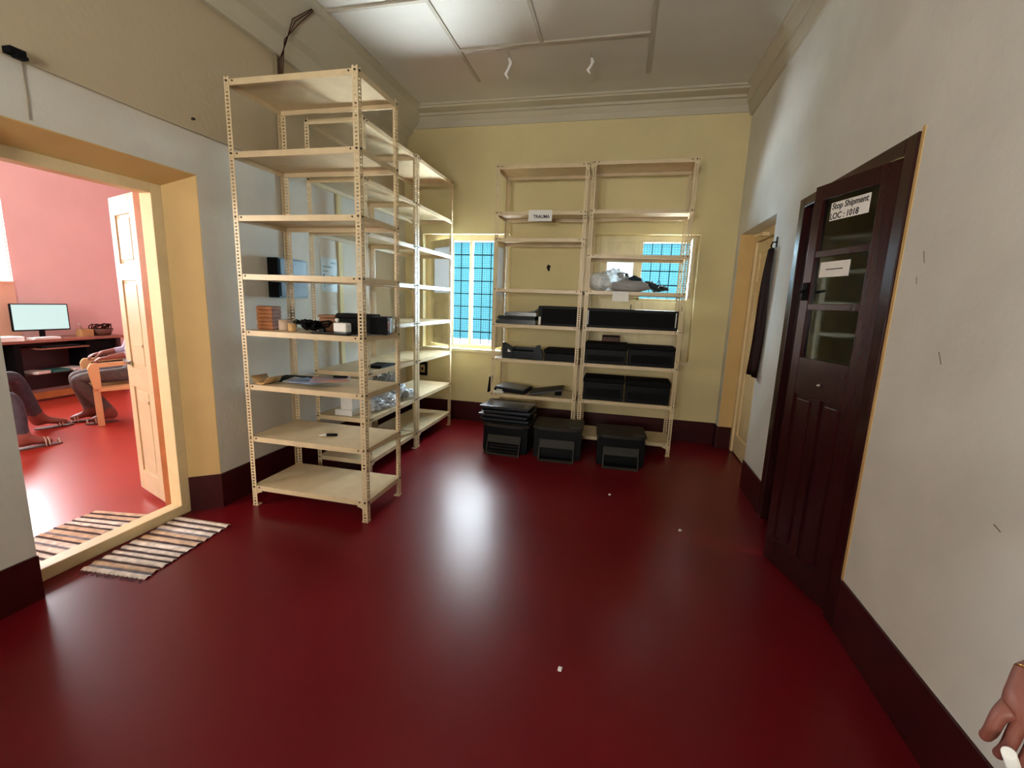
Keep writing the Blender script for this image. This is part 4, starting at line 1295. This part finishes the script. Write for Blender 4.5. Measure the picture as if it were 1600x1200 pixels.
mo = thing('computer_monitor', 'flat computer monitor with lit pale screen on the office desk', 'monitor', (-7.66, 4.60, 0.825), (0, 0, R(-6)))
obj('bezel', B((-0.018, 0.012, -0.305, 0.305, 0.10, 0.46), bevel=0.006), M_BLACKM, mo)
obj('screen', B((0.0125, 0.0145, -0.29, 0.29, 0.118, 0.448)), M_SCREEN, mo)
obj('neck', B((-0.03, -0.008, -0.03, 0.03, 0.012, 0.20), bevel=0.004), M_BLACKM, mo)
obj('base', B((-0.09, 0.08, -0.10, 0.10, 0, 0.012), bevel=0.004), M_BLACKM, mo)
kb = thing('keyboard', 'black keyboard on the pull out desk tray', 'keyboard', (-7.50, 4.66, 0.709))
obj('case', B((-0.06, 0.07, -0.22, 0.22, 0, 0.016), bevel=0.004), M_BLACK, kb)
obj('keys', B(*[(-0.05 + 0.022 * i, -0.032 + 0.022 * i, -0.205 + 0.028 * j, -0.182 + 0.028 * j, 0.016, 0.022) for i in range(5) for j in range(15)]), M_GREYD, kb)['kind'] = 'stuff'
for k, (x, y, w_, d2, rz, lab) in enumerate([(-7.49, 4.50, 0.14, 0.30, 5, 'white papers in front of the office monitor'), (-7.50, 4.06, 0.22, 0.36, -8, 'pile of pale papers at the left end of the desk')]):
    pp = thing('paper_pile', lab, 'papers', (x, y, 0.826), (0, 0, R(rz)), 'papers on the office desk')
    for q in range(3 if k == 0 else 6):
        obj('sheet', B((-w_ / 2, w_ / 2, -d2 / 2, d2 / 2, q * 0.009, q * 0.009 + 0.008)), M_PAPER, pp, rot=(0, 0, R(3 * q - 4)))
r = thing('note_box', 'tan cardboard note box with a pen on the office desk', 'box', (-7.55, 5.03, 0.826))
obj('body', B((-0.06, 0.06, -0.075, 0.075, 0, 0.10), bevel=0.004), M_TAN, r)
bm = bmesh.new()
tube(bm, [(0, -0.03, 0.10), (0.0, -0.07, 0.19)], 0.006, 6)
obj('pen', bm, M_STEEL, r)
r = thing('wire_basket', 'dark basket of tangled cables at the right end of the desk', 'basket', (-7.58, 5.26, 0.826))
bm = bmesh.new()
lathe(bm, [(0.11, 0), (0.15, 0.10), (0.145, 0.10), (0.105, 0.008)], 20)
obj('basket_body', bm, M_BROWN, r)
bm = bmesh.new()
for k in range(5):
    tube(bm, [(0.09 * math.cos(a * 0.6 + k), 0.10 * math.sin(a * 0.6 + k * 2), 0.09 + 0.05 * math.sin(a * 0.9 + k) + 0.03) for a in range(12)], 0.008, 6)
obj('cable', bm, M_CLOTHD, r)
for k, (y, zz, m, lab, rz) in enumerate([(4.42, 0.361, M_PAPER, 'curled pale papers on the lower desk shelf', 10), (4.66, 0.361, mat('teal_folder', (0.03, 0.16, 0.15), 0.6, var=0.2, scale=9), 'teal folder on the lower desk shelf', -6), (4.87, 0.361, M_PAPER, 'white papers beside the teal folder', 4)]):
    pp = thing('shelf_papers', lab, 'papers', (-7.62, y, zz), (0, 0, R(rz)), 'papers on the lower desk shelf')
    for q in range(3):
        obj('sheet', B((-0.11, 0.13, -0.09, 0.09, q * 0.012, q * 0.012 + 0.010)), m, pp, rot=(0, 0, R(5 * q)))

# plastic arm chair
f = Vector((-0.46, -0.89, 0)).normalized()
ang = math.atan2(f.y, f.x) - math.pi / 2        # local +y is the facing direction


def arm_chair(label, loc, rz):
    r = thing('plastic_chair', label, 'chair', loc, (0, 0, rz), 'beige plastic office chairs')
    W, D = 0.26, 0.24
    S = 0.44
    bm = bmesh.new()
    box(bm, -W + 0.03, W - 0.03, -D, D, S - 0.03, S, bevel=0.012)
    obj('seat', bm, M_CHAIR, r)
    for sx in (-1, 1):
        for sy in (-1, 1):
            bm = bmesh.new()
            n = 6
            prism(bm, [(sx * (W - 0.015), S - 0.02), (sx * (W - 0.075), S - 0.02), (sx * (W - 0.005), 0), (sx * (W + 0.025), 0)][::1], 1, sy * (D - 0.01) - 0.03, sy * (D - 0.01) + 0.03)
            bmesh.ops.bevel(bm, geom=bm.edges[:], offset=0.006, segments=2, affect='EDGES')
            obj('leg', bm, M_CHAIR, r)
        # arm: front upright sweeping into the arm rest
        bm = bmesh.new()
        prism(bm, [(D + 0.02, S - 0.02), (D + 0.05, 0.66), (D + 0.02, 0.71), (-D - 0.02, 0.72), (-D - 0.02, 0.68), (D - 0.04, 0.67), (D - 0.05, S - 0.02)], 0, sx * (W + 0.0) - 0.03, sx * (W + 0.0) + 0.03)
        bmesh.ops.bevel(bm, geom=bm.edges[:], offset=0.006, segments=2, affect='EDGES')
        obj('arm_rest', bm, M_CHAIR, r)
        obj('side_rail', B((sx * W - 0.02, sx * W + 0.02, -D, D - 0.02, S - 0.05, S - 0.005), bevel=0.006), M_CHAIR, r)
    bm = bmesh.new()
    for i in range(5):
        x = -0.18 + 0.09 * i
        prism(bm, [(-D - 0.0, S - 0.02), (-D - 0.10, 0.88), (-D - 0.125, 0.88), (-D - 0.03, S - 0.02)], 0, x - 0.03, x + 0.03)
    obj('back_slats', bm, M_CHAIR, r)
    bm = bmesh.new()
    prism(bm, [(-D - 0.09, 0.84), (-D - 0.10, 0.92), (-D - 0.13, 0.92), (-D - 0.12, 0.84)], 0, -W, W)
    for sx in (-1, 1):
        prism(bm, [(-D + 0.01, S - 0.02), (-D - 0.09, 0.86), (-D - 0.125, 0.86), (-D - 0.04, S - 0.02)], 0, sx * (W - 0.03) - 0.03, sx * (W - 0.03) + 0.03)
    obj('backrest_frame', bm, M_CHAIR, r)
    return r


chair2 = (-5.725, 4.10)
arm_chair('beige plastic arm chair carrying the person beside the door leaf', (*chair2, 0), ang)
f1 = Vector((-0.05, 1, 0)).normalized()
ang1 = math.atan2(f1.y, f1.x) - math.pi / 2
arm_chair('beige plastic arm chair mostly hidden by the near door wall', (-5.74, 2.60, 0), ang1)


# ================================================================ PEOPLE
def skin_body(name, J, radii, edges, region, mats, root, parent):
    names = list(J)
    idx = {n: i for i, n in enumerate(names)}
    me = bpy.data.meshes.new(name + '_skeleton')
    me.from_pydata([tuple(J[n]) for n in names], [(idx[a], idx[b]) for a, b in edges], [])
    o = bpy.data.objects.new(name + '_skeleton', me)
    C.objects.link(o)
    o.modifiers.new('skin', 'SKIN')
    sv = me.skin_vertices[0].data
    for n in names:
        r = radii[n]
        sv[idx[n]].radius = r if isinstance(r, tuple) else (r, r)
        sv[idx[n]].use_root = (n == root)
    o.modifiers['skin'].use_smooth_shade = True
    s = o.modifiers.new('sub', 'SUBSURF')
    s.levels = 2
    s.render_levels = 2
    bpy.context.view_layer.update()
    dg = bpy.context.evaluated_depsgraph_get()
    m2 = bpy.data.meshes.new_from_object(o.evaluated_get(dg))
    bpy.data.objects.remove(o)
    m2.name = name
    m2.materials.clear()
    for m in mats:
        m2.materials.append(m)
    segs = [(Vector(J[a]), Vector(J[b]), region(a, b)) for a, b in edges]
    for p in m2.polygons:
        c = p.center
        best, bd = 0, 1e9
        for a, b, k in segs:
            d = b - a
            tt = max(0, min(1, (c - a).dot(d) / max(1e-9, d.length_squared)))
            dist = (a + d * tt - c).length
            if dist < bd:
                bd = dist
                best = k
        p.material_index = best
        p.use_smooth = True
    return obj(name, m2, None, parent)


def person(label, J, shirt, trousers, loc, half_sleeve=True, bare_from='ankle'):
    """J: named joints in world coordinates; loc: base of the root empty"""
    L = Vector(loc)
    P = {k: Vector(v) - L for k, v in J.items() if k != 'facing' and not k.endswith('_side')}
    root = thing('person', label, 'person', loc)
    rad = {}
    up = (P['head'] - P['neck']).normalized()
    P['crown'] = P['head'] + up * 0.10
    P['belly'] = P['pelvis'].lerp(P['chest'], 0.5)
    base = dict(pelvis=(0.15, 0.12), belly=(0.14, 0.11), chest=(0.16, 0.115), neck=0.055, head=(0.082, 0.095), crown=0.06)
    E = [('pelvis', 'belly'), ('belly', 'chest'), ('chest', 'neck'), ('neck', 'head'), ('head', 'crown')]
    for s in ('l', 'r'):
        sh, el, wr_, hp, kn, an, to = (s + '_shoulder', s + '_elbow', s + '_wrist', s + '_hip', s + '_knee', s + '_ankle', s + '_toe')
        P[s + '_arm'] = P[sh].lerp(P[el], 0.5)
        P[s + '_fore'] = P[el].lerp(P[wr_], 0.45)
        P[s + '_thigh'] = P[hp].lerp(P[kn], 0.45)
        P[s + '_calf'] = P[kn].lerp(P[an], 0.35)
        base.update({sh: 0.062, s + '_arm': 0.052, el: 0.042, s + '_fore': 0.042, wr_: 0.028, hp: 0.088, s + '_thigh': 0.082, kn: 0.074, s + '_calf': 0.072, an: 0.040, to: 0.026})
        P[s + '_shin'] = P[kn].lerp(P[an], 0.84)
        base[s + '_shin'] = 0.064
        P[s + '_ball'] = P[an].lerp(P[to], 0.6)
        base[s + '_ball'] = (0.050, 0.036)
        bk = (P[an] - P[to])
        bk.z = 0
        P[s + '_heel'] = P[an] + bk.normalized() * 0.045 + Vector((0, 0, -0.055))
        base[s + '_heel'] = 0.036
        E.append((an, s + '_heel'))
        # palm and fingers
        hd = P.pop(s + '_hand') - P[wr_]
        hd_n = hd.normalized()
        side = Vector(J.get(s + '_side', (1, 0, 0)))
        side = (side - hd_n * side.dot(hd_n)).normalized()
        curl = hd_n.cross(side)
        if s == 'r':
            curl = -curl
        P[s + '_palm'] = P[wr_] + hd_n * 0.06
        base[s + '_palm'] = (0.036, 0.022)
        E += [('chest', sh), (sh, s + '_arm'), (s + '_arm', el), (el, s + '_fore'), (s + '_fore', wr_), (wr_, s + '_palm'),
              ('pelvis', hp), (hp, s + '_thigh'), (s + '_thigh', kn), (kn, s + '_calf'), (s + '_calf', s + '_shin'), (s + '_shin', an), (an, s + '_ball'), (s + '_ball', to)]
        lens = [0.072, 0.082, 0.078, 0.06]
        for q in range(4):
            off = side * (0.028 - 0.0187 * q)
            k0 = P[s + '_palm'] + hd_n * 0.032 + off
            k1 = k0 + (hd_n * 0.85 + curl * 0.45).normalized() * lens[q] * 0.5
            k2 = k1 + (hd_n * 0.35 + curl * 0.9).normalized() * lens[q] * 0.45
            for m_, (pt, r_) in enumerate(((k0, 0.0095), (k1, 0.0085), (k2, 0.0075))):
                P['%s_f%d%d' % (s, q, m_)] = pt
                base['%s_f%d%d' % (s, q, m_)] = r_
            E += [(s + '_palm', '%s_f%d0' % (s, q)), ('%s_f%d0' % (s, q), '%s_f%d1' % (s, q)), ('%s_f%d1' % (s, q), '%s_f%d2' % (s, q))]
        t0 = P[wr_] + hd_n * 0.035 + side * 0.035
        t1 = t0 + (hd_n * 0.7 + side * 0.55 + curl * 0.35).normalized() * 0.038
        t2 = t1 + (hd_n * 0.9 + curl * 0.4).normalized() * 0.03
        for m_, (pt, r_) in enumerate(((t0, 0.013), (t1, 0.011), (t2, 0.009))):
            P['%s_t%d' % (s, m_)] = pt
            base['%s_t%d' % (s, m_)] = r_
        E += [(wr_, s + '_t0'), (s + '_t0', s + '_t1'), (s + '_t1', s + '_t2')]
    P = {k: v for k, v in P.items() if not k.endswith('_side')}

    def region(a, b):
        if 'ankle' in a or 'ball' in a or 'toe' in b or 'shin' in a:
            return 0
        if any(k in b for k in ('hip', 'thigh', 'knee', 'calf', 'shin')):
            return 2
        if a in ('pelvis',):
            return 2
        if b in ('belly', 'chest') or a == 'chest' and 'shoulder' in b or 'arm' in b and 'fore' not in b or ('elbow' in b):
            return 1
        if b.endswith('_fore') and not half_sleeve:
            return 1
        return 0
    body = skin_body('body', P, base, E, region, [M_SKIN, shirt, trousers], 'pelvis', root)
    # hair cap and face
    h = P['head']
    fw = Vector(J['facing']).normalized()
    bm = bmesh.new()
    blob(bm, h + up * 0.055 - fw * 0.018, (0.088, 0.095, 0.085), 0.1, 5, 3, 2)
    obj('hair', bm, M_HAIR, root)
    sd = fw.cross(up).normalized()
    bm = bmesh.new()
    blob(bm, h + fw * 0.095 - up * 0.015, (0.014, 0.016, 0.022), 0.05, 3, 2, 1)
    obj('nose', bm, M_SKIN, root)
    bm = bmesh.new()
    for s in (-1, 1):
        blob(bm, h + fw * 0.078 + sd * 0.033 * s + up * 0.012, (0.012, 0.012, 0.008), 0.0, 3, 2, 1)
    obj('eyes', bm, M_INK, root)
    bm = bmesh.new()
    blob(bm, h + fw * 0.085 - up * 0.06, (0.022, 0.022, 0.007), 0.05, 3, 2, 1)
    obj('mouth', bm, M_BROWN, root)
    for s in (-1, 1):
        bm = bmesh.new()
        blob(bm, h + sd * 0.085 * s, (0.014, 0.018, 0.03), 0.05, 3, 2, 1)
        obj('ear', bm, M_SKIN, root)
    return root


def sandal(owner, heel, toe, label=None):
    L = owner.location
    a, b = Vector(heel) - L, Vector(toe) - L
    d = (b - a)
    ln = d.length
    d.normalize()
    s = Vector((-d.y, d.x, 0))
    bm = bmesh.new()
    n = 10
    top = []
    for side in (1, -1):
        for i in range(n + 1):
            tt = i / n if side == 1 else 1 - i / n
            wdt = 0.030 + 0.016 * math.sin(math.pi * min(1, tt * 1.1)) * 1.0
            if tt < 0.05 or tt > 0.97:
                wdt *= 0.6
            top.append(a + d * (ln * tt) + s * (wdt * side))
    vs0 = [bm.verts.new((p.x, p.y, 0.001)) for p in top]
    vs1 = [bm.verts.new((p.x, p.y, 0.012)) for p in top]
    bm.faces.new(vs0[::-1])
    bm.faces.new(vs1)
    for i in range(len(top)):
        bm.faces.new((vs0[i], vs0[(i + 1) % len(top)], vs1[(i + 1) % len(top)], vs1[i]))
    o = obj('sandal', bm, M_BROWN, owner)
    bm = bmesh.new()
    for tt, wv_, hh in ((0.62, 0.052, 0.075), (0.70, 0.050, 0.068), (0.93, 0.03, 0.04)):
        c = a + d * (ln * tt)
        tube(bm, [c + s * (wv_ * math.cos(q)) + Vector((0, 0, 0.012 + hh * math.sin(q))) for q in [math.pi * i / 8 for i in range(9)]], 0.006, 6)
    obj('strap', bm, M_SANDAL, o)


# seated, legs crossed, only the lower legs show past the door wall
J1 = dict(pelvis=(-5.76, 2.62, 0.56), chest=(-5.78, 2.50, 0.98), neck=(-5.78, 2.50, 1.16), head=(-5.78, 2.56, 1.32), facing=(0, 1, 0),
          l_shoulder=(-5.98, 2.50, 1.06), l_elbow=(-6.03, 2.58, 0.78), l_wrist=(-5.95, 2.80, 0.72), l_hand=(-5.92, 2.88, 0.71), l_side=(1, 0, 0),
          r_shoulder=(-5.58, 2.50, 1.06), r_elbow=(-5.53, 2.58, 0.80), r_wrist=(-5.55, 2.80, 0.76), r_hand=(-5.57, 2.88, 0.74), r_side=(-1, 0, 0),
          l_hip=(-5.86, 2.66, 0.54), l_knee=(-5.96, 3.28, 0.62), l_ankle=(-6.02, 3.46, 0.11), l_toe=(-5.94, 3.68, 0.045),
          r_hip=(-5.66, 2.66, 0.54), r_knee=(-5.50, 3.00, 0.49), r_ankle=(-5.40, 2.96, 0.09), r_toe=(-5.34, 3.16, 0.04))
p1 = person('seated person with crossed legs in dark trousers and sandals, left in the office', J1, M_SHIRT2, M_TROUS, (-5.76, 2.7, 0))
sandal(p1, (-6.05, 3.43, 0), (-5.93, 3.72, 0))
sandal(p1, (-5.42, 2.91, 0), (-5.32, 3.22, 0))
# seated behind the open door leaf
fx, fy = f.x, f.y
px_, py_ = -f.y, f.x      # sideways (towards the camera side is +x)
c2 = Vector((chair2[0], chair2[1], 0)) - f * 0.05


def at2(fo, si, z):
    return (c2.x + f.x * fo + f.y * si * -1, c2.y + f.y * fo + f.x * si, z)


J2 = dict(pelvis=at2(-0.10, 0, 0.57), chest=at2(-0.20, 0, 1.0), neck=at2(-0.20, 0, 1.18), head=at2(-0.15, 0, 1.34), facing=tuple(f),
          l_shoulder=at2(-0.20, 0.19, 1.08), l_elbow=at2(-0.10, 0.26, 0.80), l_wrist=at2(0.14, 0.26, 0.765), l_hand=at2(0.25, 0.25, 0.755), l_side=(-0.6, 0.2, 0),
          r_shoulder=at2(-0.20, -0.19, 1.08), r_elbow=at2(-0.08, -0.25, 0.80), r_wrist=at2(0.14, -0.22, 0.765), r_hand=at2(0.25, -0.20, 0.75), r_side=(0.6, -0.2, 0),
          l_hip=at2(-0.04, 0.10, 0.545), l_knee=at2(0.44, 0.12, 0.535), l_ankle=at2(0.16, 0.10, 0.10), l_toe=at2(0.35, 0.11, 0.045),
          r_hip=at2(-0.04, -0.10, 0.545), r_knee=at2(0.42, -0.12, 0.54), r_ankle=at2(0.30, -0.10, 0.10), r_toe=at2(0.50, -0.11, 0.045))
p2 = person('seated person in grey trousers and lavender sleeve, resting an arm on the chair', J2, M_SHIRT, M_TROUS2, (c2.x, c2.y, 0), False)
sandal(p2, at2(0.11, 0.10, 0), at2(0.40, 0.11, 0))
sandal(p2, at2(0.25, -0.10, 0), at2(0.55, -0.11, 0))
# standing beside the camera, only the hand comes into the frame
J3 = dict(pelvis=(0.88, 0.06, 0.92), chest=(0.88, 0.08, 1.30), neck=(0.88, 0.08, 1.48), head=(0.88, 0.11, 1.64), facing=(0, 1, 0),
          l_shoulder=(0.70, 0.08, 1.40), l_elbow=(0.66, -0.04, 1.12), l_wrist=(0.64, 0.12, 0.92), l_hand=(0.64, 0.20, 0.86), l_side=(1, 0, 0),
          r_shoulder=(1.00, 0.16, 1.40), r_elbow=(0.80, 0.56, 1.255), r_wrist=(0.602, 0.700, 1.092), r_hand=(0.560, 0.652, 1.010), r_side=(0.75, -0.35, 0),
          l_hip=(0.80, 0.06, 0.88), l_knee=(0.80, 0.09, 0.48), l_ankle=(0.80, 0.04, 0.08), l_toe=(0.79, 0.24, 0.035),
          r_hip=(0.96, 0.06, 0.88), r_knee=(0.96, 0.10, 0.48), r_ankle=(0.96, 0.05, 0.08), r_toe=(0.97, 0.25, 0.035))
p3 = person('person beside the camera, only a hand with a gold bangle showing at bottom right', J3, M_SHIRT2, M_TROUS, (0.88, 0.08, 0))
hd_ = (Vector(J3['r_hand']) - Vector(J3['r_wrist'])).normalized()
bm = bmesh.new()
uu = hd_.cross(Vector((0, 0, 1))).normalized()
vv = hd_.cross(uu)
tube(bm, [0.0265 * (math.cos(2 * math.pi * k / 24) * uu + math.sin(2 * math.pi * k / 24) * vv) for k in range(25)], 0.0022, 8, cap=False)
obj('bangle', bm, M_GOLD, p3, Vector(J3['r_wrist']) + hd_ * 0.022 - Vector(p3.location))
r = thing('paper_roll', 'small white paper roll held in the hand at bottom right', 'paper', (0.548, 0.642, 0.968), Vector((-0.5, -0.35, 0.75)).to_track_quat('Z', 'Y').to_euler())
bm = bmesh.new()
lathe(bm, [(0.006, -0.06), (0.0075, -0.06), (0.0075, 0.05), (0.006, 0.05)], 16)
obj('sheet', bm, M_PAPER, r)
